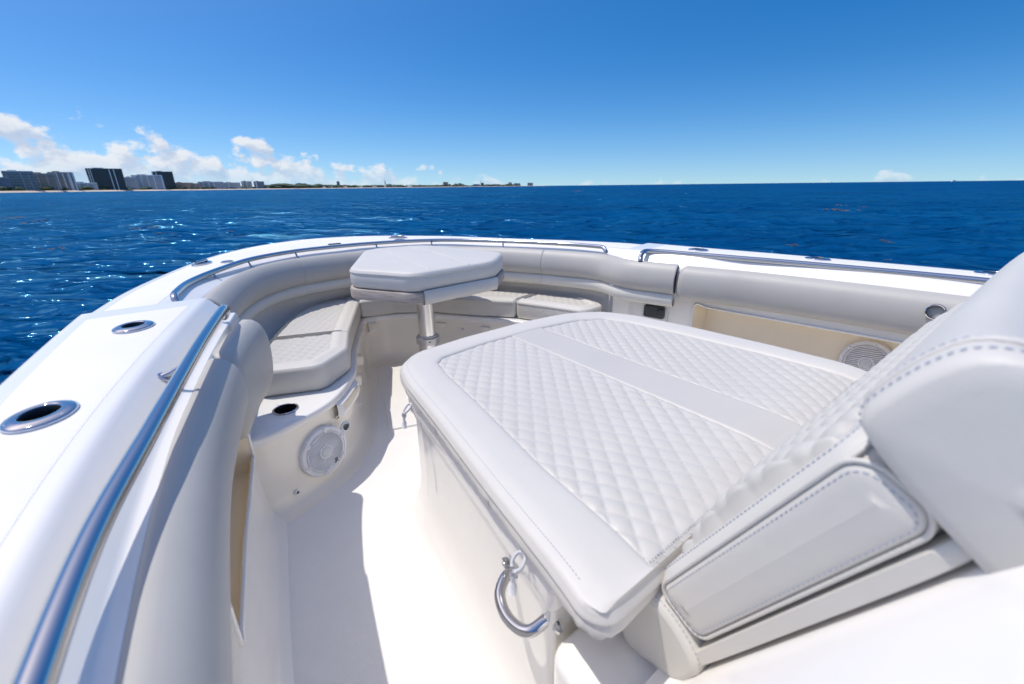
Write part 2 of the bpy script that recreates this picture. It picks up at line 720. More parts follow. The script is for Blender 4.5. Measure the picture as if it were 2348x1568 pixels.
def build_sea():
    a = np.concatenate([np.linspace(R(-28), R(105), 1150), np.linspace(R(105), R(332), 240)[1:-1]])
    rr = np.exp(np.linspace(math.log(0.9), math.log(40000), 860))
    A_, R_ = np.meshgrid(a, rr, indexing='ij')
    X = CAM.x + np.sin(A_) * R_
    Y = CAM.y + np.cos(A_) * R_
    dr = math.log(40000 / 0.9) / 860
    da = np.where(A_ < R(105.1), R(133) / 1150, R(227) / 240)
    sp = R_ * np.maximum(dr, da)
    dx, dy, dz = sea_disp(X, Y, sp)
    fade = np.clip(1.15 - R_ / 1500, 0, 1)
    V = np.stack([X + dx * fade, Y + dy * fade, SEA_Z + dz * fade], -1)
    na, nr = V.shape[:2]
    I, J = np.meshgrid(np.arange(na), np.arange(nr - 1), indexing='ij')
    I2 = (I + 1) % na
    F = np.stack([I * nr + J, I * nr + J + 1, I2 * nr + J + 1, I2 * nr + J], -1).reshape(-1, 4)
    me = bpy.data.meshes.new('sea')
    V = V.reshape(-1, 3)
    me.vertices.add(len(V))
    me.vertices.foreach_set('co', V.ravel())
    me.loops.add(F.size)
    me.loops.foreach_set('vertex_index', F.ravel().astype(np.int32))
    me.polygons.add(len(F))
    me.polygons.foreach_set('loop_start', np.arange(0, F.size, 4, dtype=np.int32))
    me.polygons.foreach_set('use_smooth', np.ones(len(F), bool))
    me.update(calc_edges=True)
    m = bpy.data.materials.new('sea_water')
    m.use_nodes = True
    t = m.node_tree
    N = NT(t)
    t.nodes.remove(t.nodes['Principled BSDF'])
    body = N.n('ShaderNodeBsdfDiffuse')
    gloss = N.n('ShaderNodeBsdfGlossy')
    gloss.inputs['Color'].default_value = (0.16, 0.55, 0.88, 1)
    fr = N.n('ShaderNodeFresnel')
    fr.inputs['IOR'].default_value = 1.333
    mx = N.n('ShaderNodeMixShader')
    # steep facets hide each other at grazing angles, so the mirror share levels off
    t.links.new(N.math('MINIMUM', fr.outputs[0], 0.17), mx.inputs[0])
    t.links.new(body.outputs[0], mx.inputs[1])
    t.links.new(gloss.outputs[0], mx.inputs[2])
    t.links.new(mx.outputs[0], t.nodes['Material Output'].inputs['Surface'])
    tcn = N.n('ShaderNodeTexCoord')
    co = tcn.outputs['Object']
    # unresolved ripples far out act as roughness
    vl = N.n('ShaderNodeVectorMath', operation='LENGTH')
    t.links.new(co, vl.inputs[0])
    t.links.new(N.maprange(vl.outputs['Value'], 15, 260, 0.07, 0.22), gloss.inputs['Roughness'])
    # crests lie across the wind, so the ripple pattern is stretched along them
    def dotp(v):
        nd = N.n('ShaderNodeVectorMath', operation='DOT_PRODUCT')
        t.links.new(co, nd.inputs[0])
        nd.inputs[1].default_value = v
        return nd.outputs['Value']
    wv = N.comb(dotp((.61, .79, 0)), dotp((.79 * .48, -.61 * .48, 0)), dotp((0, 0, 1)))
    f = N.noise(co, 0.05, 4, 0.6)
    t.links.new(N.mix(N.maprange(f, 0.35, 0.65, 0, 1), (0.0005, 0.050, 0.145, 1), (0.0006, 0.074, 0.200, 1)), body.inputs['Color'])
    prev = None
    for (sc, st, dist, det, rg) in ((0.16, 1.0, 2.0, 5, .60), (0.55, 1.0, 0.32, 4, .5), (1.7, 0.9, 0.078, 4, .5), (8.0, 0.7, 0.018, 3, .5)):
        bn = N.n('ShaderNodeBump')
        bn.inputs['Strength'].default_value = st
        bn.inputs['Distance'].default_value = dist
        nz = N.n('ShaderNodeTexNoise')
        t.links.new(wv, nz.inputs['Vector'])
        nz.inputs['Scale'].default_value = sc
        nz.inputs['Detail'].default_value = det
        nz.inputs['Roughness'].default_value = rg
        nz.inputs['Distortion'].default_value = 0.3
        if .3 < sc < 5:
            nz.noise_type = 'RIDGED_MULTIFRACTAL'
            nz.inputs['Offset'].default_value = 0.9
            nz.inputs['Gain'].default_value = 1.6
        t.links.new(nz.outputs['Fac'], bn.inputs['Height'])
        if prev:
            t.links.new(prev, bn.inputs['Normal'])
        prev = bn.outputs[0]
    for sh in (body, gloss, fr):
        t.links.new(prev, sh.inputs['Normal'])
    me.materials.append(m)
    o = bpy.data.objects.new('sea', me)
    COL.objects.link(o)
    o['kind'] = 'structure'
    o['label'] = 'deep blue choppy sea around the boat'


build_sea()
#@@BOAT
# ================================================================== BOAT
boat = empty('motorboat', (0, 0, 0))
tag(boat, 'white centre-console motorboat seen from inside its bow cockpit', 'motorboat')

# --- gunwales: pairs (outer edge, inner edge of the flat top)
PORT_AFT = [((-1.50, -1.6), (-1.30, -1.6)), ((-1.535, -.6), (-1.35, -.6)), ((-1.54, 0), (-1.365, 0)), ((-1.535, .35), (-1.36, .35)), ((-1.53, .7), (-1.335, .7)), ((-1.52, 1.0), (-1.295, 1.0)), ((-1.505, 1.3), (-1.24, 1.3)), ((-1.48, 1.62), (-1.17, 1.62)), ((-1.45, 1.93), (-1.095, 1.93))]
STBD_AFT = [((1.74, -1.6), (1.44, -1.6)), ((1.745, -.6), (1.44, -.6)), ((1.72, 0), (1.425, 0)), ((1.67, .5), (1.36, .5)), ((1.60, 1.0), (1.28, 1.0)), ((1.54, 1.35), (1.18, 1.33)), ((1.47, 1.80), (1.09, 1.70))]
FWD = [((-1.46, 1.86), (-1.20, 1.86)), ((-1.45, 1.98), (-1.19, 1.97)), ((-1.36, 2.40), (-1.11, 2.29)), ((-1.18, 2.92), (-.95, 2.71)), ((-.98, 3.35), (-.80, 2.95)), ((-.72, 3.70), (-.58, 3.10)),
       ((-.40, 3.92), (-.30, 3.17)), ((-.10, 3.96), (.0, 3.17)), ((.27, 3.81), (.25, 3.12)), ((.67, 3.42), (.52, 2.98)), ((.90, 3.06), (.75, 2.74)), ((1.09, 2.73), (.92, 2.46)), ((1.30, 2.40), (1.05, 2.18)), ((1.47, 2.04), (1.15, 1.92)), ((1.50, 1.90), (1.16, 1.80)), ((1.51, 1.72), (1.17, 1.66))]


def pairs(L, n):
    o_ = pspline([p[0] for p in L], n)
    i_ = pspline([p[1] for p in L], n)
    return o_, i_


def gunwale(L, z, n, end_cap=None, inner=(0.075, 0.075), toe=True, endz=None):
    O, I = pairs(L, n)
    zz = np.full(n, z)
    if endz is not None:
        zz = endz(n)
    D = (I - O)
    D /= np.linalg.norm(D, axis=1)[:, None]

    def ring(P, dz):
        return np.c_[P, zz + dz]
    cols = [ring(O + D * -0.00, -0.50) - np.array((0, 0, 0.0)), ring(O - D * 0.02, -0.16), ring(O - D * 0.045, -0.13), ring(O - D * 0.05, -0.105), ring(O - D * 0.045, -0.08), ring(O - D * 0.012, -0.055), ring(O - D * 0.004, -0.022), ring(O + D * 0.004, -0.008), ring(O + D * 0.016, -0.001)]
    w = np.linalg.norm(I - O, axis=1)[:, None]
    return O, I, D, w, zz, cols, ring


GUN = []


def build_gunwale(L, z, n, name, chamfer, tail, capend=0, shift=0.0):
    O, I, D, w, zz, cols, ring = gunwale(L, z, n)
    I = I - D * shift
    pad0, pad1 = 0.045, 0.03
    cols += [ring(O + D * pad0, 0.0), ring(I - D * 0.012, 0.0), ring(I - D * 0.003, -0.0015), ring(I + D * 0.004, -0.006)]
    for (d, dz) in chamfer:
        cols.append(ring(I + D * d, dz))
    for (d, dz) in tail:
        cols.append(ring(I + D * d, dz))
    G = np.array(cols).transpose(1, 0, 2)
    o = grid_obj(name, G, GEL, boat, auto=40)
    GUN.append(o)
    # moulded non-skid pad laid on the flat
    i0, i1 = (0, n - 1) if not capend else ((0, n - 3) if capend > 0 else (2, n - 1))
    pad = []
    for (d0, dz) in ((pad0 + 0.004, 0.0004), (pad0 + 0.012, 0.0018)):
        pad.append(ring(O + D * d0, dz))
    for (d1, dz) in ((0.036, 0.0018), (0.028, 0.0004)):
        pad.append(ring(I - D * d1, dz))
    P = np.array(pad).transpose(1, 0, 2)[i0:i1]
    GUN.append(grid_obj('nonskid_pad', P, NSK, boat, auto=40))
    return O, I, D, G


AFT_CH = [(0.010, -0.012), (0.034, -0.040), (0.056, -0.064)]
AFT_TAIL = [(0.061, -0.069), (0.066, -0.071), (0.080, -0.073), (0.085, -0.080), (0.085, -0.25)]
pO, pI, pD, pG = build_gunwale(PORT_AFT, 0.87, 70, 'gunwale', AFT_CH, AFT_TAIL, 1)
sO, sI, sD, sG = build_gunwale(STBD_AFT, 0.87, 60, 'gunwale', AFT_CH, AFT_TAIL, 1)
FWD_CH = [(0.012, -0.010), (0.040, -0.022), (0.062, -0.030)]
FWD_TAIL = [(0.068, -0.034), (0.072, -0.042), (0.072, -0.22)]
# forward deck drops 2 cm below the aft gunwale tops
fO, fI, fD, fG = build_gunwale(FWD, 0.85, 150, 'gunwale', FWD_CH, FWD_TAIL, 0, .036)
# forward-facing ramp that closes each aft gunwale
for G, sgn in ((pG, 1), (sG, -1)):
    e = G[-1][5:]
    t_ = G[-1] - G[-4]
    t_ = t_[5:].mean(0)
    t_ /= np.linalg.norm(t_)
    rows = [e, e + t_ * 0.010 + np.array((0, 0, -0.003)), e + t_ * 0.030 + np.array((0, 0, -0.016)), e + t_ * 0.05 + np.array((0, 0, -0.034)), e + t_ * 0.055 + np.array((0, 0, -0.10))]
    grid_obj('gunwale_ramp', rows, GEL, boat, auto=40)

# outer hull topsides
hull = []
for (O_, D_) in ((pO, pD), (fO, fD), (sO[::-1], sD[::-1])):
    for k in range(0, len(O_), 3):
        hull.append((O_[k], D_[k]))
hp = []
for (o_, d_) in hull:
    hp.append([(*(o_ + d_ * 0.03), 0.40), (*(o_ + d_ * 0.10), 0.1), (*(o_ + d_ * 0.22), -0.30), (*(o_ + d_ * 0.36), -0.75)])
grid_obj('hull_side', hp, GEL, boat)

# --- interior sole
sole_in = [(-1.32, -1.6), (-1.30, 0), (-1.26, .8), (-1.18, 1.5), (-1.1, 2.0), (-.8, 2.9), (-.3, 3.3), (.3, 3.25), (.8, 2.7), (1.15, 2.0), (1.3, 1.2), (1.4, 0), (1.42, -1.6)]
me_v = [(x, y, 0.0) for (x, y) in sole_in]
sole = obj('sole', me_v, [list(range(len(me_v)))[::-1]], NSK, boat, smooth=False, label='pale non-skid cockpit floor, half in shadow')

# --- port and starboard inner walls below the bolsters, each with a long storage pocket
def inner_wall(xs_, sgn, y0, y1, op, zt, zlo):
    """xs_: function y -> |x| of the wall at lip height"""
    ys = np.concatenate([np.linspace(y0, op[0], 14), np.linspace(op[0], op[1], 22)[1:], np.linspace(op[1], y1, 8)[1:]])
    zs = [0.0, 0.012, 0.03, 0.06, 0.12, 0.22, zlo - 0.035, zlo - 0.012, zlo, zt, zt + 0.07]
    off = [0.055, 0.030, 0.016, 0.006, 0.0, -0.004, -0.006, -0.002, 0.004, 0.004, 0.004]
    mb = MB()
    G = np.array([[(sgn * (xs_(y) - of), y, z) for z, of in zip(zs, off)] for y in ys])
    nu, nv = G.shape[:2]
    F = []
    for i in range(nu - 1):
        for j in range(nv - 1):
            ym = (ys[i] + ys[i + 1]) / 2
            if op[0] < ym < op[1] and j == 8:
                continue
            F.append((i * nv + j, (i + 1) * nv + j, (i + 1) * nv + j + 1, i * nv + j + 1))
    w = obj('inner_wall', G.reshape(-1, 3), F, GEL, boat, auto=45)
    # pocket
    yy = np.linspace(op[0], op[1], 22)
    dp = 0.15
    P = np.array([[(sgn * (xs_(y) - .004), y, zt), (sgn * (xs_(y) + 0.02), y, zt - 0.004), (sgn * (xs_(y) + dp), y, zt - 0.004), (sgn * (xs_(y) + dp), y, zlo - 0.05), (sgn * (xs_(y) + .02), y, zlo - 0.06), (sgn * (xs_(y) + .008), y, zlo - 0.02), (sgn * (xs_(y) - .004), y, zlo)] for y in yy])
    mb.grid(P)
    for k in (0, -1):
        a = P[k]
        mb.add(a, [list(range(len(a)))])
    mb.build('storage_pocket', CREAM, boat, smooth=False)
    # rolled edge of the pocket
    lip = [(sgn * (xs_(y) - .006), y, zlo + .004) for y in yy]
    lipt = [(sgn * (xs_(y) - .006), y, zt - .002) for y in yy[::-1]]
    loop = [(sgn * (xs_(yy[0]) - .006), yy[0] - .004, (zlo + zt) / 2)] + lip + [(sgn * (xs_(yy[-1]) - .006), yy[-1] + .004, (zlo + zt) / 2)] + lipt
    loop = loop + loop[:1]
    tube('pocket_trim', spline(loop, 160), 0.006, GEL, boat, seg=8)
    return w


def port_x(y):
    return float(np.interp(y, (-1.6, 0, .45, .86, 1.15, 1.54, 1.75), (1.26, 1.25, 1.245, 1.215, 1.17, 1.10, 1.07)))


def stbd_x(y):
    return float(np.interp(y, (-1.6, 0, .5, 1.0, 1.28, 1.40, 1.58, 1.75), (1.36, 1.34, 1.29, 1.22, 1.19, 1.17, 1.13, 1.10)))


inner_wall(port_x, -1, -1.6, 1.75, (.84, 1.60), 0.60, 0.35)
inner_wall(stbd_x, 1, -1.6, 1.78, (-.2, 1.255), 0.585, 0.24)

# --- forward lockers under the U-shaped seating (inner wall path, paired with the hull liner behind)
LOCK = [((-1.10, 1.69), (-1.16, 1.72)), ((-1.02, 1.70), (-1.14, 1.84)), ((-.90, 1.75), (-1.10, 2.05)), ((-.775, 1.82), (-1.05, 2.25)), ((-.670, 1.935), (-.99, 2.45)), ((-.566, 2.105), (-.90, 2.70)), ((-.474, 2.35), (-.80, 2.88)), ((-.345, 2.65), (-.65, 3.05)), ((-.222, 2.94), (-.42, 3.15)),
        ((-.10, 2.98), (-.15, 3.19)), ((.04, 2.93), (.05, 3.17)), ((.24, 2.79), (.36, 3.08)), ((.42, 2.55), (.66, 2.87)), ((.60, 2.28), (.90, 2.50)), ((.72, 2.02), (1.04, 2.20)), ((.80, 1.80), (1.13, 1.95)), ((.92, 1.74), (1.15, 1.84)), ((1.12, 1.72), (1.16, 1.76))]
n = 150
lI = pspline([p[0] for p in LOCK], n)
lO = pspline([p[1] for p in LOCK], n)
lD = lO - lI
lD /= np.linalg.norm(lD, axis=1)[:, None]
T_ = np.gradient(lI, axis=0)
T_ /= np.linalg.norm(T_, axis=1)[:, None]
lN = np.c_[T_[:, 1], -T_[:, 0]]          # points into the footwell
cols = []
for (d, z) in ((0.085, 0.0), (0.05, 0.004), (0.028, 0.016), (0.014, 0.035), (0.004, 0.075), (0, 0.13), (0, 0.330)):
    cols.append(np.c_[lI + lN * d, np.full(n, z)])
grid_obj('locker_wall', np.array(cols).transpose(1, 0, 2), GEL_BOUNCE, boat, auto=45, label='glossy locker fronts, warm bounce light painted in, below the bow seats')
cols = []
for (d, z) in ((-0.004, 0.328), (0.016, 0.331), (0.020, 0.337), (0.020, 0.360), (0.016, 0.366), (0.008, 0.368)):
    cols.append(np.c_[lI + lN * d, np.full(n, z)])
cols.append(np.c_[lI + lD * 0.02, np.full(n, 0.368)])
cols.append(np.c_[lO - lD * 0.03, np.full(n, 0.368)])
cols.append(np.c_[lO - lD * 0.012, np.full(n, 0.375)])
cols.append(np.c_[lO - lD * 0.004, np.full(n, 0.40)])
cols.append(np.c_[lO, np.full(n, 0.46)])
cols.append(np.c_[lO + lD * 0.01, np.full(n, 0.66)])
seat_base = grid_obj('seat_base', np.array(cols).transpose(1, 0, 2), GEL, boat, auto=45)

# --- bolsters
def bolster(path, prof, name, m, parent=boat, n=60, endround=0.03, label=None, z=None, side=1, endsoft=.35):
    """path: plan points of the outer top edge; prof: list of (inboard offset, z); inboard = side * left-normal"""
    P = spline(path, n)
    T = np.gradient(P, axis=0)
    T /= np.linalg.norm(T, axis=1)[:, None]
    Nn = side * np.c_[-T[:, 1], T[:, 0]]
    prof = np.array(prof)
    cz = prof.mean(0)
    d = np.r_[0, np.cumsum(np.linalg.norm(np.diff(P, axis=0), axis=1))]
    rings = []
    # end rounding stations
    st = []
    for q in (0.0, 0.25, 0.55, 0.85, 1.0):
        st.append((endround * q, math.sqrt(max(0, 1 - (1 - q) ** 2)) * endsoft + (1 - endsoft)))
    S = [(s, sc) for s, sc in st] + [(s, 1.0) for s in d if endround * 1.2 < s < d[-1] - endround * 1.2] + [(d[-1] - s, sc) for s, sc in st[::-1]]
    for (s, sc) in S:
        p = np.array([np.interp(s, d, P[:, c]) for c in range(2)])
        nn = np.array([np.interp(s, d, Nn[:, c]) for c in range(2)])
        q = cz + (prof - cz) * sc
        rings.append([(p[0] + nn[0] * a, p[1] + nn[1] * a, b) for a, b in q])
    return grid_obj(name, rings, m, parent, closev=True, capu=True, label=label)


def smooth_prof(pts, n=26):
    return spline(pts, n, closed=True)


# port aft bolster: one long roll, then a deeper end piece
PB = [(-1.285, -1.2), (-1.295, -.2), (-1.293, .3), (-1.275, .62), (-1.24, .95), (-1.19, 1.22), (-1.145, 1.43)]
prof_aft = smooth_prof([(0.0, .775), (.012, .798), (.040, .796), (.070, .772), (.088, .72), (.086, .66), (.066, .615), (.030, .60), (.0, .61), (-.004, .69)])
bolster(PB, prof_aft, 'bolster', BOLST, side=-1, endround=.02, label='long grey padded bolster along the port side beside the near hand rail')
PB2 = [(-1.143, 1.437), (-1.10, 1.58), (-1.06, 1.70), (-1.02, 1.80), (-.998, 1.85)]
prof_end = smooth_prof([(0.0, .775), (.014, .797), (.038, .794), (.064, .771), (.079, .72), (.080, .64), (.070, .56), (.045, .50), (.018, .49), (.0, .52), (-.004, .66)])
bolster(PB2, prof_end, 'bolster', BOLST, side=-1, endround=.05, n=24, label='deep rounded grey end bolster above the cup holder')
# starboard aft bolster
SB = [(1.128, 1.325), (1.185, 1.12), (1.235, .95), (1.295, .6), (1.335, .22), (1.36, -.3), (1.37, -1.2)]
prof_sb = smooth_prof([(0.0, .79), (.010, .815), (.040, .812), (.072, .785), (.090, .73), (.086, .665), (.062, .632), (.025, .625), (.0, .635), (-.004, .70)])
bolster(SB, prof_sb, 'bolster', BOLST, side=-1, endround=.035, label='long grey padded bolster above the starboard storage pocket')
# forward bolster: big upper roll and smaller lower roll, in three upholstered lengths
FP = [(-1.11, 2.16), (-1.07, 2.33), (-.99, 2.58), (-.89, 2.79), (-.76, 2.96), (-.60, 3.07), (-.42, 3.125), (-.18, 3.15), (.05, 3.135), (.28, 3.08), (.50, 2.94), (.70, 2.72), (.86, 2.47), (.99, 2.20), (1.075, 1.98), (1.095, 1.84), (1.065, 1.72), (1.045, 1.62), (1.075, 1.48), (1.118, 1.34)]
fp = spline(FP, 400)
prof_up = smooth_prof([(0.0, .80), (.012, .822), (.040, .815), (.068, .785), (.086, .735), (.084, .685), (.060, .652), (.025, .645), (.0, .655), (-.003, .72)])
prof_lo = smooth_prof([(0.012, .645), (.03, .655), (.062, .648), (.076, .618), (.066, .585), (.036, .572), (.014, .58), (.010, .61)])
cuts = [(0, 113, 'grey upper bolster along the port bow, seam beside the table'), (112, 173, 'grey upper bolster round the bow behind the table'), (172, 301, 'grey upper bolster along the starboard bow, under the forward rail end'), (300, 400, 'grey upper bolster with an S-bend beside the dark control panel')]
for a, b, lb in cuts:
    bolster(fp[a:b], prof_up, 'bolster', BOLST, side=-1, endround=.006, n=60, label=lb, endsoft=.10)
for a, b in ((0, 113), (112, 301), (300, 400)):
    bolster(fp[a:b], prof_lo, 'lower_roll', ROLLV, side=-1, endround=.006, n=60, endsoft=.10)
# liner strip behind the starboard S-bend down to the sole, carrying the control panel
cp_path = spline([(1.14, 1.80), (1.10, 1.68), (1.09, 1.60), (1.13, 1.46), (1.19, 1.30)], 24)
cols = []
for z, o_ in ((0.0, .05), (0.03, .02), (0.08, .0), (.3, -.01), (.63, -.02)):
    cols.append([(p[0] - o_, p[1], z) for p in cp_path])
grid_obj('panel_column', np.array(cols).transpose(1, 0, 2), GEL, boat)

# --- hand rails with stanchions
def rail(path, r, label, posts, n=110, parent=boat):
    P = spline(path, n)
    o = tube('hand_rail', P, r, STEEL, parent, seg=16, label=label)
    for (px, py, pz, bx, by, bz) in posts:
        mb = MB()
        a = np.array((px, py, pz))
        b = np.array((bx, by, bz))
        mb.grid(tube_grid(np.linspace(a, b, 5), np.array([r * .5, r * .45, r * .45, r * .5, r * .7]), 10), closev=True, capu=True)
        mb.grid(lathe_grid([(r * 1.25, -.002), (r * 1.25, .002), (r * .9, .004)], b, axis=(a - b) * .3 + np.array((0, 0, .03)), seg=16), closev=True, capu=True)
        mb.build('stanchion', STEEL, o, auto=40)
    return o


zr = .868
rail([(-1.255, -1.3, zr), (-1.315, -.3, zr), (-1.315, .2, zr), (-1.305, .42, zr), (-1.285, .62, zr), (-1.243, .84, zr), (-1.192, 1.10, zr), (-1.13, 1.40, zr), (-1.062, 1.70, zr - .002), (-1.05, 1.755, zr - .012), (-1.052, 1.79, zr - .035), (-1.06, 1.80, zr - .05)], .0148,
     'thick polished steel hand rail in the near left foreground', [(-1.17, 1.20, zr, -1.225, 1.22, .838)])
rail([(1.03, 1.545, .822), (1.035, 1.55, .845), (1.06, 1.555, .868), (1.12, 1.54, .872), (1.19, 1.32, .87), (1.255, 1.05, .87), (1.33, .7, .87), (1.405, .2, .87), (1.42, -.4, .87), (1.42, -1.2, .87)], .0145,
     'polished steel hand rail along the starboard side', [(1.29, .88, .868, 1.315, .89, .825)])
fr = [(-1.185, 2.07, .83), (-1.19, 2.09, .855), (-1.18, 2.17, .861), (-1.125, 2.38, .862), (-1.0, 2.64, .862), (-.80, 2.94, .862), (-.52, 3.12, .862), (-.2, 3.175, .862), (.05, 3.165, .862), (.30, 3.10, .862), (.53, 2.96, .862), (.73, 2.72, .862), (.90, 2.44, .862), (1.03, 2.17, .862), (1.10, 1.97, .861), (1.105, 1.90, .858), (1.095, 1.865, .832)]
rail(fr, .0135, 'polished steel rail curving round the whole bow', [(-1.03, 2.585, .862, -1.012, 2.56, .82), (-.84, 2.89, .87, -.825, 2.875, .82), (-.54, 3.11, .87, -.53, 3.09, .82), (.03, 3.167, .87, .03, 3.145, .82), (.42, 3.03, .87, .41, 3.01, .82), (.80, 2.61, .87, .785, 2.595, .82)], n=220)

# --- flush rod holders
def rod_holder(x, y, z, ang, label, s=1.0):
    e = empty('rod_holder', (x, y, z), boat)
    e['label'] = label
    f = (math.cos(ang), math.sin(ang), 0)
    cutG = lathe_grid([(.030, -.05), (.030, .05)], (x, y, z), seg=40, sx=1.22, ref=f)
    for g_ in (GUN[0:2] if x < 0 else GUN[2:4]):
        print('CUT', g_.name, cut(g_, cutG))
    G = lathe_grid([(.026, -.006), (.0265, .0045), (.029, .0062), (.036, .0055), (.044, .003), (.0465, .0012), (.047, 0)], (x, y, z + .003), seg=40, sx=1.22, ref=f)
    grid_obj('flange', G, STEEL, e, closev=True, auto=60)
    g2 = lathe_grid([(.0475, -.001), (.0485, .0025), (.046, .003)], (x, y, z), seg=40, sx=1.22, ref=f)
    grid_obj('gasket', g2, WPLAST, e, closev=True)
    g3 = lathe_grid([(.0262, .004), (.025, .002), (.0235, -.01), (.023, -.10), (.001, -.10)], (x, y, z + .003), seg=32, sx=1.25, ref=f)
    grid_obj('socket', g3, BLACK, e, closev=True)
    for a in (0.15, 2.25, 4.35):
        c = (x + .038 * (1.22 * math.cos(a) * f[0] - math.sin(a) * f[1]), y + .038 * (1.22 * math.cos(a) * f[1] + math.sin(a) * f[0]), z + .0055)
        lathe('screw', [(.0055, 0), (.0052, .0014), (.003, .0018), (.0025, .0006)], c, BRUSHED, e, seg=12)


rod_holder(-1.392, 1.042, .8735, R(75), 'steel rod holder nearest the camera on the port gunwale')
rod_holder(-1.288, 1.615, .8735, R(72), 'second steel rod holder on the port gunwale, next to the rail end')
rod_holder(1.35, 1.37, .8735, R(-70), 'forward steel rod holder on the starboard gunwale')
rod_holder(1.50, .79, .8735, R(-78), 'middle steel rod holder on the starboard gunwale')
rod_holder(1.60, .17, .8735, R(-82), 'aft steel rod holder on the starboard gunwale behind the headrest')

# --- pull-up cleats and small deck fittings round the bow
def cleat(x, y, z, ang, label):
    e = empty('cleat', (x, y, z), boat)
    e['label'] = label
    f = (math.cos(ang), math.sin(ang), 0)
    grid_obj('plate', lathe_grid([(.040, 0), (.040, .004), (.036, .007), (.024, .008), (.022, .005), (.001, .005)], (x, y, z), seg=36, sx=2.0, ref=f), STEEL, e, closev=True, auto=50)
    P = [(x + f[0] * t, y + f[1] * t, z + h) for t, h in ((-.055, .012), (-.03, .015), (0, .013), (.03, .015), (.055, .012))]
    tube('horn', spline(P, 16), .0085, STEEL, e, seg=10)


cleat(-1.05, 3.00, .8535, R(62), 'steel pull-up cleat on the port bow gunwale')
cleat(.33, 3.45, .8535, R(-40), 'steel pull-up cleat at the tip of the bow')
G0 = lathe_grid([(.030, 0), (.030, .003), (.022, .006), (.018, .003), (.001, .003)], (-.93, 2.98, .8535), seg=30, sx=1.3, ref=(.6, .8, 0))
grid_obj('deck_filler_cap', G0, STEEL, boat, closev=True, auto=50)
G0 = lathe_grid([(.034, 0), (.034, .003), (.026, .006), (.018, .003), (.001, .003)], (.28, 3.30, .8535), seg=30, sx=1.4, ref=(.7, -.6, 0))
grid_obj('deck_filler_cap', G0, STEEL, boat, closev=True, auto=50)
mb = MB()
mb.box((-.20, 3.40, .856), (.09, .025, .006), R(5))
mb.build('navigation_light', DARKP, boat, smooth=False)

# --- cup holder, ledge details
cx, cy = -.925, 1.855
print('CUT cup', cut(seat_base, lathe_grid([(.044, .33), (.044, .40)], (cx, cy, 0), seg=40)))
lathe('cup_holder', [(.050, .3685), (.0505, .3725), (.047, .3745), (.043, .373), (.042, .366), (.040, .30), (.038, .27), (.001, .27)], (cx, cy, 0), STEEL, boat, seg=40, cap=False, label='dark steel cup holder sunk in the ledge beside the port seat')
lathe('cup_liner', [(.0415, .364), (.0395, .30), (.0375, .275), (.001, .275)], (cx, cy, 0), BLACK, boat, seg=32, cap=False)

# --- loudspeakers
def speaker(c, nrm, r, label, rollang=R(20)):
    nv = Vector(nrm).normalized()
    sv = Vector((0, 0, 1)).cross(nv).normalized()
    uv = nv.cross(sv)
    c = Vector(c)
    e = empty('loudspeaker', c, boat)
    e['label'] = label
    lathe('ring', [(r, -.004), (r, .010), (r * .97, .016), (r * .86, .020), (r * .84, .017), (r * .82, .017)], c, WPLAST, e, axis=nv, seg=56, cap=False)
    lathe('cone', [(r * .83, .008), (r * .5, .002), (.002, .002)], c, ANOD, e, axis=nv, seg=40, cap=False)
    lathe('inner_ring', [(r * .80, .010), (r * .80, .019), (r * .765, .021), (r * .745, .018), (r * .745, .010)], c, WPLAST, e, axis=nv, seg=48, cap=False)
    ca, sa = math.cos(rollang), math.sin(rollang)
    d1 = sv * ca + uv * sa
    d2 = -sv * sa + uv * ca
    nb = 17
    for k in range(nb):
        t = (k - (nb - 1) / 2) / (nb / 2) * r * .74
        L = math.sqrt(max(0, (r * .75) ** 2 - t * t))
        spans = [(-L, L)]
        if abs(t) < r * .24:
            h = math.sqrt((r * .27) ** 2 - t * t)
            spans = [(-L, -h), (h, L)]
        for (a, b) in spans:
            A = c + d2 * t + d1 * a + nv * .016
            B = c + d2 * t + d1 * b + nv * .016
            tube('slat', np.array([A, A.lerp(B, .5), B]), r * .036, WPLAST, e, seg=6)
    lathe('dome_ring', [(r * .29, .010), (r * .29, .021), (r * .25, .024), (r * .22, .022)], c, WPLAST, e, axis=nv, seg=32, cap=False)
    lathe('dome', [(r * .225, .020), (r * .20, .025), (r * .12, .029), (.001, .030)], c, PALEP, e, axis=nv, seg=28, cap=False)
    for k in range(6):
        a = k * math.pi / 3 + .35
        p = c + (sv * math.cos(a) + uv * math.sin(a)) * r * .90
        tb = lathe('screw_tab', [(r * .10, .008), (r * .095, .0225), (r * .05, .0235)], p, WPLAST, e, axis=nv, seg=10)
        lathe('screw', [(r * .04, .0235), (r * .035, .0245), (.001, .0235)], p, ANOD, tb, axis=nv, seg=8)
    # emblem: two leaning black strokes on the lower right of the grille
    q = c - uv * r * .58 + sv * r * .34 * 1 + nv * .0195
    em = MB()

    def prism(pts):
        A = [q + sv * x * r + uv * y * r for x, y in pts]
        B = [p + nv * .002 for p in A]
        k_ = len(A)
        em.add(A + B, [list(range(k_))[::-1], list(range(k_, 2 * k_))] + [(i, (i + 1) % k_, k_ + (i + 1) % k_, k_ + i) for i in range(k_)])
    prism([(-.02, .10), (-.05, .10), (-.045, -.02), (-.085, -.10), (-.025, -.07), (-.01, -.02)])
    prism([(.02, .10), (.05, .10), (.045, -.02), (.10, -.08), (.025, -.05), (.01, -.02)])
    em.build('emblem', BLACK, e, smooth=False)
    return e


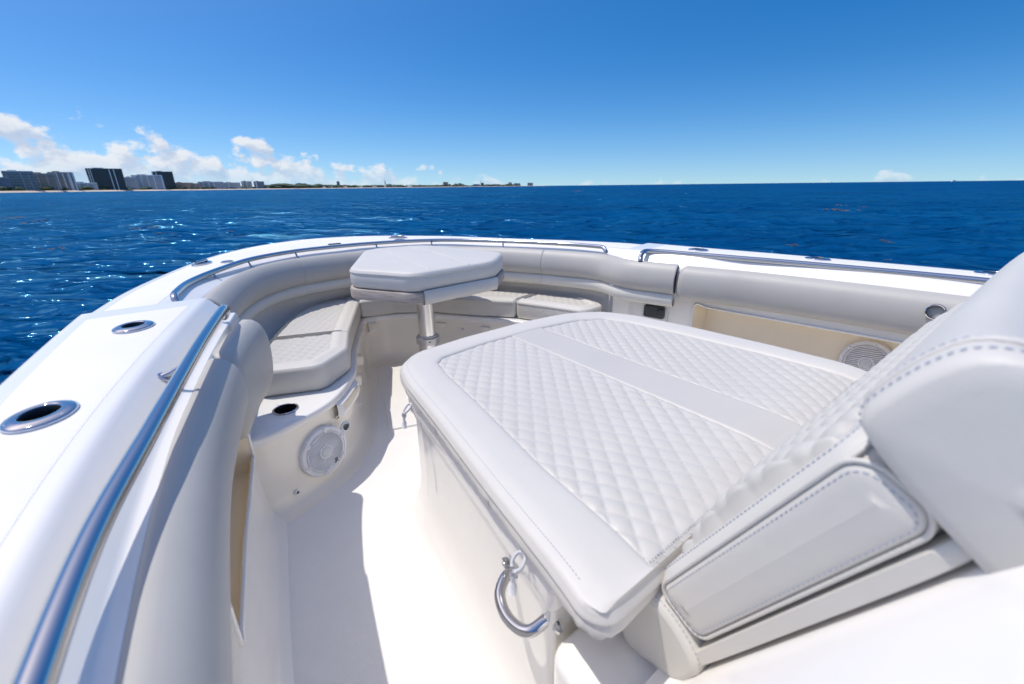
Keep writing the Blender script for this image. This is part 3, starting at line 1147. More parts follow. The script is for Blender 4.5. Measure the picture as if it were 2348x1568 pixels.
pn = Vector((.37, -.93, .06))
speaker((-.825, 1.772, .165), pn, .112, 'white round loudspeaker with slatted grille on the port locker front')
speaker((1.425, .458, .412), (-1, -.05, .12), .112, 'white round loudspeaker half hidden behind the backrest, starboard pocket', R(5))
# recessed ring latch next to the port speaker and a small drain below it
pv = pn.normalized()
lc = Vector((-.705, 1.832, .215))
e = empty('ring_latch', lc, boat)
lathe('latch_body', [(.026, 0), (.026, .006), (.022, .009), (.019, .008)], lc, WPLAST, e, axis=pv, seg=28, cap=False)
lathe('latch_ring', [(.019, .008), (.017, .010), (.015, .006)], lc, STEEL, e, axis=pv, seg=28, cap=False)
lathe('latch_hole', [(.0155, .006), (.001, .002)], lc - Vector((0, 0, .004)), DARKP, e, axis=pv, seg=20, cap=False)
dc = Vector((-.965, 1.705, .055))
e = empty('drain_fitting', dc, boat)
lathe('flange', [(.012, 0), (.012, .003), (.006, .004)], dc, WPLAST, e, axis=pv, seg=18, cap=False)
lathe('hole', [(.006, .0038), (.001, .001)], dc, BLACK, e, axis=pv, seg=12, cap=False)

# --- starboard control panel with a dark flip cover and three sockets
def rbox(name, c, ax, ay, az, d, r, m, parent, **kw):
    """box with rounded outline: ax,ay in plane, az out of plane"""
    C_ = [(-d[0] / 2, -d[1] / 2, r), (d[0] / 2, -d[1] / 2, r), (d[0] / 2, d[1] / 2, r), (-d[0] / 2, d[1] / 2, r)]
    c, ax, ay, az = [np.array(v, float) for v in (c, ax, ay, az)]
    rings = []
    e_ = min(r, d[2]) * .5
    for ins, h in ((0, 0), (0, d[2] - e_), (e_ * .3, d[2] - e_ * .3), (e_, d[2])):
        p = rounded(inset_corners(C_, ins) if ins else C_, 5, 1)
        rings.append([c + ax * q[0] + ay * q[1] + az * h for q in p])
    return grid_obj(name, rings, m, parent, closev=True, capu=True, auto=40, **kw)


an = np.array((-.965, -.26, 0))
an /= np.linalg.norm(an)
at_ = np.array((-an[1], an[0], 0))
pc = np.array((1.128, 1.475, .50))
e = empty('control_panel', pc, boat)
e['label'] = 'small control panel with dark flip cover under the starboard bolster'
rbox('panel_plate', pc - an * .012 - np.array((0, 0, .03)), at_, (0, 0, 1), an, (.155, .20, .014), .008, WPLAST, e)
cov = rbox('flip_cover', pc + an * .002 + np.array((0, 0, .008)), at_, (0, 0, 1), an, (.128, .078, .022), .012, DARKP, e)
rbox('cover_handle', pc + an * .022 + np.array((0, 0, .010)) + at_ * .045, at_, (0, 0, 1), an, (.04, .050, .012), .008, DARKP, e)
for k in (-1, 0, 1):
    lathe('socket', [(.011, 0), (.011, .006), (.008, .007), (.001, .004)], pc + at_ * k * .038 - np.array((0, 0, .055)), BLACK, e, axis=an, seg=18, cap=False)

# latch blocks, pegs and notches on the locker fronts
def on_wall(t, z, d=0.0):
    k = int(t * (n_l - 1))
    p = lI[k] + lN[k] * d
    return np.array((p[0], p[1], z)), np.array((lN[k][0], lN[k][1], 0)), np.array((T_[k][0], T_[k][1], 0))


n_l = len(lI)
for t, z in ((.665, .285), (.735, .285)):
    p, nn, tt = on_wall(t, z)
    e = empty('latch_block', p, boat)
    rbox('block', p, tt, (0, 0, 1), nn, (.075, .026, .022), .006, GEL_BOUNCE, e)
    for k in (-.018, .006):
        lathe('screw_hole', [(.003, .0222), (.001, .021)], p + tt * k, BLACK, e, axis=nn, seg=8, cap=False)
for t, z in ((.33, .245), (.385, .255)):
    p, nn, tt = on_wall(t, z)
    e = empty('rod_rack_block', p, boat)
    rbox('block', p, tt, (0, 0, 1), nn, (.055, .060, .030), .010, GEL_BOUNCE, e)
    rbox('notch', p + nn * .0302, tt, (0, 0, 1), nn, (.034, .034, .001), .006, CREAM, e)
for t, z in ((.31, .22), (.36, .20), (.46, .30), (.70, .26), (.315, .13)):
    p, nn, tt = on_wall(t, z)
    lathe('snap_peg', [(.006, 0), (.006, .010), (.009, .012), (.009, .017), (.001, .019)], p, WPLAST, boat, axis=nn, seg=12, cap=False)
# moulded finger-grip lip on the locker lid near the port seat corner
for t0, t1 in ((.20, .285), (.49, .53)):
    ks = np.linspace(t0, t1, 14)
    rows = []
    for j, t in enumerate(ks):
        p, nn, tt = on_wall(t, 0)
        q = 1.0 if 0 < j < 13 else .2
        rows.append([p + nn * .019 + np.array((0, 0, .338)), p + nn * (.02 + .018 * q) + np.array((0, 0, .325)), p + nn * (.02 + .024 * q) + np.array((0, 0, .285)), p + nn * (.02 + .018 * q) + np.array((0, 0, .262)), p + nn * .004 + np.array((0, 0, .255))])
    grid_obj('lid_grip', rows, GEL, boat, auto=40)
    rows = []
    for j, t in enumerate(np.linspace(t0 + .012, t1 - .012, 10)):
        p, nn, tt = on_wall(t, 0)
        q = .0445
        rows.append([p + nn * q + np.array((0, 0, .318)), p + nn * q + np.array((0, 0, .290))])
    grid_obj('grip_slot', rows, CREAM, boat, smooth=False)

# --- floor hatch ahead of the lounge
rbox('floor_hatch', (-.27, 2.16, .0), (.95, -.3, 0), (.3, .95, 0), (0, 0, 1), (.24, .40, .012), .03, NSK, boat)

# short steel drink-holder tube on the starboard bolster, half hidden by the headrest
e = empty('side_cup', (1.24, .262, .752), boat)
lathe('rim', [(.026, 0), (.031, .002), (.032, .010), (.029, .013), (.026, .010)], (1.24, .262, .752), STEEL, e, axis=(-1, -.2, .25), seg=28, cap=False)
lathe('tube', [(.0265, .010), (.026, -.05), (.002, -.05)], (1.24, .262, .752), DARKP, e, axis=(-1, -.2, .25), seg=28, cap=False)
# --- lounge base (fibreglass box under the bed), console front and ledge
BED = [(-.768, .272, .045), (.655, .285, .03), (.645, .60, .5), (.615, .95, .6), (.575, 1.20, .25), (.50, 1.36, .22), (.33, 1.46, .4), (.05, 1.49, .8), (-.25, 1.485, .6), (-.50, 1.45, .17), (-.60, 1.36, .14), (-.635, 1.22, .3), (-.67, .95, .8), (-.72, .62, .8)]
BASE = [(-.758, .385, .035), (.640, .385, .03)] + BED[2:]
base = []
for d, z in ((-.10, 0.002), (-.060, .008), (-.025, .028), (.003, .062), (.022, .11), (.033, .18), (.036, .30), (.036, .490), (.034, .497), (.024, .499), (.018, .503), (.016, .510), (.016, .568), (.020, .578), (.032, .582), (.20, .582)):
    p = rounded(inset_corners(BASE, d))
    base.append(np.c_[p, np.full(len(p), z)])
grid_obj('lounge_base', base, GEL, boat, closev=True, auto=45, label='white fibreglass lounge base under the quilted cushion')
# ledge the backrest stands on, and the raked console front behind it
mb = MB()
LE = [(-.745, .40, .04), (-.79, .10, .05), (-.84, -.35, .05), (-.84, -1.5, .05), (.84, -1.5, .05), (.84, -.35, .05), (.79, .10, .05), (.70, .40, .03)]
rg = []
for d, z in ((-.03, 0.0), (.0, .03), (.0, .10), (.0, .407), (.004, .421), (.016, .430), (.03, .432), (.12, .432)):
    p = rounded(inset_corners(LE, d))
    rg.append(np.c_[p, np.full(len(p), z)])
grid_obj('console_plinth', rg, GEL, boat, closev=True, capu=True, auto=45)
u_ = np.array((-.229, .445))
u_ /= np.linalg.norm(u_)          # rake direction in (y,z)
nrm_ = np.array((u_[1], -u_[0]))  # forward normal (y,z)


def rake(s, t):
    """s along the rake from the foot, t forward of the console face"""
    q = np.array((.195, .455)) + u_ * s + nrm_ * t
    return float(q[0]), float(q[1])


rows = []
for x, rr_ in ((-.83, .05), (-.82, .02), (-.80, .006), (-.78, .0), (.78, .0), (.80, .006), (.82, .02), (.83, .05)):
    row = []
    for s, t in ((-.02, .03), (-.005, .012), (.02, .002), (.06, 0), (.30, 0), (.56, 0), (.60, -.004), (.63, -.03), (.64, -.10)):
        y, z = rake(s, t - rr_ + .013)
        row.append((x, y, z))
    rows.append(row)
grid_obj('console_front', rows, GEL, boat, auto=45, label='white raked console front behind the backrest')
rows = []
for sx_ in (-1, 1):
    y0_, z0_ = rake(.0, -.05)
    y1_, z1_ = rake(.63, -.05)
    rows.append(((sx_ * .83, y0_, .45), (sx_ * .83, y0_, z0_), (sx_ * .83, y1_, z1_), (sx_ * .83, -1.4, z1_), (sx_ * .83, -1.4, .45)))
mb = MB()
for r_ in rows:
    mb.add(r_, [(0, 1, 2, 3, 4)])
mb.build('console_side', GEL, boat, smooth=False)

# grab handle on the port side of the lounge base
hx = empty('grab_handle', (-.70, .52, .42), boat)
hx['label'] = 'curved polished steel grab handle on the side of the lounge base'
HP = [(-.692, .580, .426), (-.716, .577, .423), (-.742, .560, .415), (-.755, .533, .409), (-.759, .503, .406), (-.754, .472, .408), (-.741, .453, .415), (-.706, .446, .426)]
tube('grip', spline(HP, 60), .0125, STEEL, hx, seg=16)
for (y, z, dy) in ((.588, .428, .016), (.438, .428, -.016)):
    G = lathe_grid([(.019, 0), (.019, .005), (.013, .008)], (-.688 - (.6 - y) * .08, y, z), axis=(-1, 0, .05), seg=26, sx=1.0, sy=1.6, ref=(0, 0, 1))
    pl = grid_obj('foot_plate', G, STEEL, hx, closev=True, capu=True, auto=45)
    lathe('screw', [(.006, .008), (.005, .010), (.002, .0095)], (-.688 - (.6 - y) * .08, y + dy, z), ANOD, pl, axis=(-1, 0, .05), seg=12)

# --- lounge cushion
lc_ = empty('lounge_cushion', (-.05, .9, .584))
tag(lc_, 'large white quilted sunbed cushion with plain grey centre band', 'cushion')
QA = (.053, .069, .0048)


def bed_sag(x, y):
    return -0.012 * np.exp(-((np.asarray(y) - .27) / .07) ** 2) + .003 * np.sin(np.asarray(x) * 5.1) * np.sin(np.asarray(y) * 4.3 + .6)


bz0, bz1 = .584, .652
BB = .135
rings = []
rtop = .026
side = bz1 - bz0
ds = [(0.06, 0.0), (0.012, 0.0), (0.003, 0.006), (-.002, 0.014), (-.005, .024), (-.005, .032), (0.0, side - rtop), (-.004, side - rtop + .003), (-.004, side - rtop + .007), (0, side - rtop + .010)]
for a_ in (20, 45, 65, 80):
    ds.append((rtop * (1 - math.cos(R(a_))), side - rtop + .010 + (rtop - .010) * math.sin(R(a_))))
for k_ in (.25, .4, .55, .7, .85):
    ds.append((BB * k_, side + .007 * math.sin(math.pi * (0.1 + .75 * k_))))
ds += [(BB - .012, side + .0035), (BB - .005, side + .001), (BB - .001, side - .003), (BB + .002, side - .014)]
# the border is open along the aft edge: the quilting runs to the backrest there
bed_out = BED


def bed_inset(d):
    C = inset_corners(BED, d)
    if d > .009:
        dd = .009
        C0 = inset_corners(BED, dd)
        C = list(C)
        C[0] = (C[0][0], C0[0][1] - .0005 * d / .1, .014)
        C[1] = (C[1][0], C0[1][1] - .0005 * d / .1, .014)
    return C


for (d, z) in ds:
    p = rounded(bed_inset(d) if abs(d) > 1e-6 else BED, 8, 14)
    zz = bz0 + z + (bed_sag(p[:, 0], p[:, 1]) if z > .02 else 0)
    # soft wrinkles in the boxing
    if .012 < z < side - rtop - .004:
        nrm2 = np.random.default_rng(3).normal(0, .0009, len(p))
        p = p + np.c_[nrm2, nrm2]
    rings.append(np.c_[p, np.broadcast_to(zz, (len(p),))])
grid_obj('border', rings, VINYL, lc_, closev=True, auto=55, label='plain smooth white border and boxing with double-stitched piping')
poly = rounded(bed_inset(BB - .011), 8, 14)
band0, band1 = -.092, .080


def bed_panel(lo, hi, name, m, q):
    P = poly.copy()
    # clip the polygon by x range
    def clip(P, s, v):
        res = []
        for i in range(len(P)):
            a, b = P[i], P[(i + 1) % len(P)]
            ia, ib = s * (a[0] - v) >= 0, s * (b[0] - v) >= 0
            if ia:
                res.append(a)
            if ia != ib:
                t = (v - a[0]) / (b[0] - a[0])
                res.append(a + (b - a) * t)
        return np.array(res)
    if lo is not None:
        P = clip(P, 1, lo)
    if hi is not None:
        P = clip(P, -1, hi)

    def zf(X, Y):
        z = bz1 - .004 + bed_sag(X, Y)
        ed = np.ones(X.shape)
        for e_ in (lo, hi):
            if e_ is not None:
                ed = np.minimum(ed, np.clip(np.abs(X - e_) / .012, 0, 1))
        ed = np.sqrt(np.clip(1 - (1 - ed) ** 2, 0, 1))
        if q:
            z = z + (quilt(X, Y, *QA) * (1 + .35 * np.sin(X * 9.1 + 1.3 * np.sin(Y * 6)) * np.sin(Y * 7.7 + X * 3.1)) + .002) * ed * edge_fade(poly, X, Y) - .003 * ed - .004 * (1 - ed)
        else:
            z = z + .003 * ed - .004 * (1 - ed)
        return z
    V, F = panel_mesh(P, .004, zf)
    return obj(name, V, F, m, lc_)


bed_panel(None, band0, 'quilted_panel', VINYLQ, True)
bed_panel(band1, None, 'quilted_panel', VINYLQ, True)
bed_panel(band0 - .003, band1 + .003, 'centre_band', VINYLG, False)
mb = MB()
for dd, zz in ((rtop * .9, side + .0005), (-.001, side - rtop - .007)):
    p = rounded(inset_corners(BED, dd), 8, 14)
    dashes(np.c_[p, bz0 + zz + bed_sag(p[:, 0], p[:, 1])][9:], .008, .0048, .0009, mb)
s_ = mb.build('stitching', THREAD, lc_)
s_['kind'] = 'stuff'
# stitches along the quilting lines of the near half
mb = MB()
a_, b_, A_q = QA
xmin, ymin = poly.min(0)
xmax, ymax = poly.max(0)
for fam in (1, -1):
    for kline in range(-40, 60):
        # x/a + fam*y/b = k
        pts = []
        for y in np.arange(ymin, ymax, .0045):
            x = a_ * (kline - fam * y / b_)
            pts.append((x, y))
        pts = np.array(pts)
        ok = inside(poly, pts[:, 0], pts[:, 1]) & ~((pts[:, 0] > band0 - .004) & (pts[:, 0] < band1 + .004))
        for i in range(0, len(pts) - 1, 2):
            if ok[i] and ok[i + 1] and pts[i, 0] < .25:
                z0_ = bz1 - .0042 + bed_sag(pts[i, 0], pts[i, 1])
                p0, p1 = pts[i], pts[i + 1]
                w_ = np.array((p1[1] - p0[1], -(p1[0] - p0[0])))
                w_ = w_ / np.linalg.norm(w_) * .0008
                V = [(*(p0 - w_), z0_), (*(p0 + w_), z0_), (*(p1 + w_), z0_), (*(p1 - w_), z0_), (*((p0 + p1) / 2), z0_ + .0012)]
                mb.add(V, [(0, 1, 4), (1, 2, 4), (2, 3, 4), (3, 0, 4)])
s_ = mb.build('stitching', THREADW, lc_, smooth=False)
s_['kind'] = 'stuff'

# --- bungee toggles that hold the cushion down
def toggle(p, out_dir, label):
    e = empty('bungee_toggle', p)
    tag(e, label, 'toggle')
    p = np.array(p, float)
    o = np.array(out_dir, float)
    o /= np.linalg.norm(o)
    tt = np.array((-o[1], o[0], 0))
    P = [p + tt * .013 * math.sin(a) + o * (.013 * (1 - math.cos(a)) - .006) + np.array((0, 0, -.012 * (1 - math.cos(a)))) for a in np.linspace(-2.6, 2.6, 22)]
    tube('cord_loop', np.array(P), .0036, THREADW, e, seg=8)
    q = p + o * .020 + np.array((0, 0, -.026))
    d = (o * .08 + np.array((0, 0, -.99)))
    tube('knot', np.array([q, q + d * .008, q + d * .016]), np.array([.006, .008, .006]), THREADW, e, seg=10)
    tube('pull_tab', np.array([q + d * .014, q + d * .030, q + d * .034, q + d * .055]), np.array([.004, .0045, .0075, .0075]), WPLAST, e, seg=12)


toggle((-.742, .485, .588), (-1, -.12, 0), 'white cord toggle hooked beside the steel grab handle')
toggle((-.652, 1.175, .588), (-1, .12, 0), 'white cord toggle below the rounded front corner of the sunbed')

# --- bow seat cushions
def seat(C, label, free, z0=.372, z1=.50, border=.085):
    cx_ = sum(c[0] for c in C) / len(C)
    cy_ = sum(c[1] for c in C) / len(C)
    e = empty('seat_cushion', (cx_, cy_, z0))
    tag(e, label, 'cushion', 'bow seat cushions')
    cushion(e, C, z0, z1, border, quilt_ab=(.055, .075, .0050), panel_step=.006, free=free)
    return e


seat([(-.995, 2.03, .03), (-.74, 1.935, .07), (-.575, 2.085, .10), (-.4845, 2.345, .012), (-.8535, 2.4645, .012), (-.945, 2.25, .1)], 'white quilted seat cushion with rounded corner above the cup holder', (3, 4, 5))
seat([(-.483, 2.350, .012), (-.215, 2.965, .02), (-.30, 3.16, .02), (-.47, 3.09, .05), (-.63, 2.93, .15), (-.852, 2.470, .012)], 'long white quilted port seat cushion behind the table', (1, 2, 3, 4, 5))
seat([(-.20, 2.972, .02), (.02, 2.93, .1), (.225, 2.80, .02), (.40, 3.00, .03), (.22, 3.09, .15), (-.05, 3.15, .15), (-.285, 3.165, .02)], 'white seat cushion at the very front under the table', (2, 3, 4, 5, 6), border=.06)
seat([(.24, 2.79, .02), (.42, 2.53, .1), (.635, 2.275, .02), (.90, 2.34, .02), (.74, 2.62, .15), (.56, 2.86, .1), (.41, 2.99, .02)], 'white starboard seat cushion with a dark table shadow on its front', (2, 3, 4, 5, 6), border=.08)
seat([(.643, 2.262, .02), (.745, 2.03, .1), (.835, 1.785, .07), (1.03, 1.80, .07), (1.07, 1.93, .07), (.985, 2.17, .1), (.907, 2.328, .02)], 'white starboard seat cushion behind the front edge of the sunbed', (4, 5, 6), border=.075)

# --- table with cushion on top
TB = [(-.240, 1.940, .12), (.270, 1.985, .2), (.515, 2.22, .12), (.31, 2.93, .2), (-.11, 3.0, .2), (-.455, 2.29, .12)]
tb = empty('pedestal_table', (.02, 2.42, 0))
tag(tb, 'weathered teak pedestal table on a thick aluminium column in the bow', 'table')
TW = inset_corners(TB, -.012)
rg = []
for d, z in ((.06, .690), (.008, .690), (.001, .694), (0, .700), (0, .738), (.004, .745), (.012, .747), (.10, .747)):
    p = rounded(inset_corners(TW, d) if d else TW, 6, 8)
    rg.append(np.c_[p, np.full(len(p), z)])
grid_obj('table_top', rg, TEAK, tb, closev=True, capu=True, auto=40)
lathe('column', [(.054, .33), (.054, .69)], (.02, 2.40, 0), BRUSHED, tb, seg=40)
lathe('lower_column', [(.060, .0), (.060, .32)], (.02, 2.40, 0), BRUSHED, tb, seg=40)
col_ = lathe('collar', [(.060, .296), (.074, .298), (.074, .338), (.071, .342), (.064, .343), (.062, .352), (.055, .353)], (.02, 2.40, 0), ANOD, tb, seg=40)
lathe('set_screw', [(.006, .0735), (.005, .076), (.002, .0745)], (.02, 2.40, .322), DARKP, col_, axis=(-.3, -1, 0), seg=10)
lathe('floor_flange', [(.11, .0), (.11, .008), (.07, .014), (.061, .03)], (.02, 2.40, 0), BRUSHED, tb, seg=40)
lathe('under_plate', [(.10, .688), (.10, .676), (.06, .66), (.055, .62)], (.02, 2.40, 0), BRUSHED, tb, seg=32)
mb = MB()
mb.box((-.17, 1.935, .716), (.012, .010, .018), 0)
mb.build('hook', BRUSHED, tb, smooth=False)
tcu = empty('table_cushion', (.02, 2.42, .748))
tag(tcu, 'thick white vinyl cushion strapped on top of the teak table', 'cushion')
cushion(tcu, TB, .750, .852, .1, plain_top=True, crown=.010, rtop=.026)
# two seams across the cover and the flap that hangs over the aft edge
tin = inset_corners(TB, .036)
tcen = rounded(tin).mean(0)


def table_z(x, y):
    k = 0.0
    for i in range(len(tin)):
        a, b = np.array(tin[i][:2]), np.array(tin[(i + 1) % len(tin)][:2])
        nn = np.array((b[1] - a[1], -(b[0] - a[0])))
        nn /= np.linalg.norm(nn)
        k = max(k, float(np.dot(np.array((x, y)) - tcen, nn) / np.dot(a - tcen, nn)))
    return .852 + .010 * (1 - min(1, k) ** 2)


for off in (-.14, .10):
    P = []
    for t in np.linspace(.0, 1, 30):
        x, y = off + .09 * t, 1.985 + t * .96
        P.append((x, y, table_z(x, y) - .0002))
    tube('seam', np.array(P), .0028, VINYL, tcu, seg=8)
fl = []
for t in np.linspace(0, 1, 22):
    a = np.array((-.205, 1.935))
    b = np.array((.290, 1.985))
    p = a + (b - a) * t
    w_ = .004 * math.sin(t * 21) * (t ** 2)
    fl.append([(p[0], p[1] - .002, .757), (p[0], p[1] - .010 + w_ * .3, .745), (p[0], p[1] - .011 + w_, .715), (p[0], p[1] - .010 + w_ * 1.5, .690 + .012 * t * math.sin(t * 9)), (p[0], p[1] + .004, .682), (p[0], p[1] + .03, .684)])
grid_obj('flap', fl, VINYL, tcu)

# --- backrest: raked quilted slab on a padded base frame
br = empty('backrest', (0, .25, .46))
tag(br, 'white quilted backrest cushion leaning on the console front', 'backrest')


def rk(x, s, t):
    y, z = rake(s, t)
    return (x, y, z)


# slab in local coordinates: X across, Y along the rake, t = thickness forward
SL0, SL1 = .100, .540            # along the rake
T0, T1 = .044, .150              # back and front of the slab
HX = .612
SLC = [(-HX, SL0, .03), (HX, SL0, .03), (HX, SL1, .045), (-HX, SL1, .045)]
rings = []
th = T1 - T0
for d, t in ((.08, T0), (.012, T0), (.003, T0 + .006), (0, T0 + .014), (-.006, T0 + th * .3), (-.008, T0 + th * .55), (-.004, T1 - .026), (0, T1 - .018), (-.004, T1 - .015), (-.004, T1 - .011), (0, T1 - .009), (.003, T1 - .005), (.011, T1), (.02, T1 + .004), (.034, T1 + .004), (.042, T1 + .001), (.046, T1 - .004), (.048, T1 - .014)):
    p = rounded(inset_corners(SLC, d) if d else SLC, 8, 24)
    rings.append([rk(q[0], q[1], t) for q in p])
grid_obj('cover', rings, VINYL, br, closev=True, auto=55)
pp = rounded(inset_corners(SLC, .035), 8, 24)


def bump_q(X, Y):
    cr = .030 * np.cos(np.clip((Y - (SL0 + SL1) / 2) / .2, -1, 1) * math.pi / 2)
    return T1 - .008 + (.003 + quilt(X, Y, .060, .080, .0125) + cr) * edge_fade(pp, X, Y, .010, .010)


def to3(V):
    q = np.array((.195, .455))
    y = q[0] + u_[0] * V[:, 1] + nrm_[0] * V[:, 2]
    z = q[1] + u_[1] * V[:, 1] + nrm_[1] * V[:, 2]
    return np.stack([V[:, 0], y, z], 1)


pip = rounded(inset_corners(SLC, -.002), 8, 24)
pip = np.r_[pip, pip[:1]]
tube('piping', to3(np.c_[pip, np.full(len(pip), T1 - .013)]), .0035, VINYL, br, seg=8)
V, F = panel_mesh(pp, .0045, bump_q, to3)
obj('quilted_panel', V, F, VINYLQ, br)
mb = MB()
for d, t in ((.0, T1 - .023), (.016, T1 + .0030)):
    p = rounded(inset_corners(SLC, d), 8, 24)
    p = np.r_[p, p[:1]]
    dashes(to3(np.c_[p, np.full(len(p), t)]), .0085, .005, .0010, mb)
s_ = mb.build('stitching', THREAD, br)
s_['kind'] = 'stuff'
for sg in (-1, 1):
    EP = [(SL0 + .012, T0 + .010, .020), (SL1 - .014, T0 + .010, .028), (SL1 - .014, T1 - .014, .028), (SL0 + .012, T1 - .014, .020)]
    rg = []
    for d, h in ((-.002, .0), (.0, .006), (.004, .0095), (.010, .0115), (.018, .0130), (.026, .0136)):
        p = rounded(inset_corners(EP, d) if d else EP, 8, 14)
        rg.append([rk(sg * (HX + h), q[0], q[1]) for q in p])
    tm = (T0 + .010 + T1 - .014) / 2
    for k_ in (.66, .33, .0):
        rg.append([rk(sg * (HX + .0150 - .0014 * k_), q[0], tm + (q[1] - tm) * k_) for q in p])
    grid_obj('end_panel', rg, VINYL, br, closev=True)
    p = rounded(inset_corners(EP, -.004), 8, 14)
    p = np.r_[p, p[:1]]
    tube('piping', np.array([rk(sg * (HX + .006), q[0], q[1]) for q in p]), .0032, VINYL, br, seg=8)
    mb = MB()
    p = rounded(inset_corners(EP, .006), 8, 14)
    p = np.r_[p, p[:1]]
    dashes(np.array([rk(sg * (HX + .0105), q[0], q[1]) for q in p]), .0085, .005, .0010, mb)
    s_ = mb.build('stitching', THREAD, br)
    s_['kind'] = 'stuff'
# padded base frame: foot roll at the bottom and a thin board behind the slab
fr_ = [(.095, -.072), (.126, -.05), (.143, .0), (.152, .05), (.146, .082), (.118, .100), (.065, .098), (.018, .078), (.004, .038), (.012, -.003), (.050, -.040)]
roll = spline([(t, s) for t, s in fr_], 40, closed=True)
rr = []
for x, sc in ((-.632, .80), (-.630, .88), (-.624, .95), (-.610, 1.0), (-.3, 1), (.3, 1), (.610, 1), (.624, .95), (.630, .88), (.632, .80)):
    c_ = roll.mean(0)
    rr.append([rk(x, s * 1.0, t + .002) for t, s in (c_ + (roll - c_) * sc)])
grid_obj('foot_roll', rr, VINYL, br, closev=True, capu=True, auto=60)
bd = spline([(.020, .0), (.034, .0), (.040, .02), (.041, .25), (.040, .46), (.034, .475), (.020, .478), (.018, .25)], 60, closed=True)
rr = []
for x, sc in ((-.622, .88), (-.620, .94), (-.614, .985), (-.604, 1.0), (-.2, 1), (.2, 1), (.604, 1), (.614, .985), (.620, .94), (.622, .88)):
    c_ = bd.mean(0)
    rr.append([rk(x, .05 + s, t + .001) for t, s in (c_ + (bd - c_) * sc)])
grid_obj('back_pad', rr, VINYL, br, closev=True, capu=True, auto=60)
mb = MB()
c_ = roll.mean(0)
for sc, x in ((.945, -.6235), (.99, -.606)):
    q = c_ + (roll - c_) * (sc + .012)
    q = np.r_[q, q[:1]]
    dashes(np.array([rk(x, s, t + .002) for t, s in q]), .0085, .005, .0010, mb)
s_ = mb.build('stitching', THREAD, br)
s_['kind'] = 'stuff'

# --- headrest bolster on top of the backrest
hb = empty('headrest_bolster', (0, .05, 1.0))
tag(hb, 'big pale vinyl headrest bolster with double blue stitching at the right edge', 'headrest')
hp_ = [(.148, .546), (.168, .562), (.169, .60), (.163, .642), (.150, .672), (.118, .690), (.04, .694), (-.06, .690), (-.10, .64), (-.09, .505), (.0, .515), (.09, .530)]
hprof = spline(hp_, 60, closed=True)
rr = []
xs_h = [-.655, -.652, -.645, -.634, -.618, -.59, -.55, -.50, -.42, -.32, -.2, 0, .2, .32, .42, .5, .55, .59, .618, .634, .645, .652, .655]
scs = {.655: .90, .652: .935, .645: .962, .634: .982, .618: .993, .59: .999}
hrings = []


def hring(x, grow=0.0):
    sc = scs.get(abs(x), 1.0)
    c_ = hprof.mean(0)
    bulge = .016 * (1 - (abs(x) / .655) ** 4)
    q = c_ + (hprof - c_) * (sc + grow)
    q = np.c_[q[:, 0], q[:, 1] - .030 * (1 - (abs(x) / .655) ** 4) * np.clip((q[:, 1] - .60) / .09, 0, 1)]
    return [rk(x * .968, s, t + bulge * np.clip((s - .50) / .2, .35, 1)) for t, s in q]


cap_l = [list(np.mean(hring(-.655), 0) + (np.array(hring(-.655)) - np.mean(hring(-.655), 0)) * k + np.array((-.010 * (1 - k * k), 0, 0))) for k in (.05, .3, .6, .85)]
grid_obj('cover', cap_l + [hring(x) for x in xs_h], VINYL, hb, closev=True, capu=True)
mb = MB()
for x in (-.634, -.59):
    q = np.array(hring(x, .012))
    q = np.r_[q, q[:1]]
    dashes(q, .0088, .005, .0010, mb)
s_ = mb.build('stitching', THREAD, hb)
s_['kind'] = 'stuff'
q = np.array(hring(-.618, .006)) + np.array((.0135, 0, 0))
tube('piping', np.r_[q, q[:1]], .0035, VINYL, hb, seg=8)
# ================================================================== COAST
def far_point(xv, w, z=0.0):
    """ground point in the direction of a compass bearing given as picture column, w metres ahead"""
    yv = 440.0 - xv * .0111
    d = fwd + rt * ((xv - 1173.5) / 971.0) - up * ((yv - 784.0) / 971.0)
    return Vector((CAM.x + d.x * w, CAM.y + d.y * w, z))


def shore_w(xv):
    return 900.0 * math.exp(xv / 1237.0 * 1.95)


SAND = mat('beach_sand', (0.62, 0.50, 0.38), 0.9, var=(.01, .1))
LAND = mat('coast_ground', (0.16, 0.17, 0.10), 0.9, var=(.02, .2))
TREES = mat('coast_foliage', (0.045, 0.075, 0.035), 0.8, var=(.05, .35))
xs_s = list(range(-700, 1300, 50))
G = []
L_ = []
for xv in xs_s:
    w = shore_w(xv)
    wob = 1 + .010 * math.sin(xv * .05) + .006 * math.sin(xv * .13 + 1)
    a = far_point(xv, w * .975 * wob)
    b = far_point(xv, w * 1.0)
    c = far_point(xv, w * 1.03)
    G.append([(a.x, a.y, -1.2), (a.x * .5 + b.x * .5, a.y * .5 + b.y * .5, 1.4), (b.x, b.y, 3.2), (c.x, c.y, 3.6)])
    e_ = far_point(xv, w * 2.2)
    L_.append([(c.x, c.y, 3.55), (e_.x, e_.y, 4.0)])
o = grid_obj('beach', G, SAND)
tag(o, 'pale sandy beach strip below the towers', None, kind='structure')
o = grid_obj('coast_land', L_, LAND)
tag(o, None, None, kind='structure')

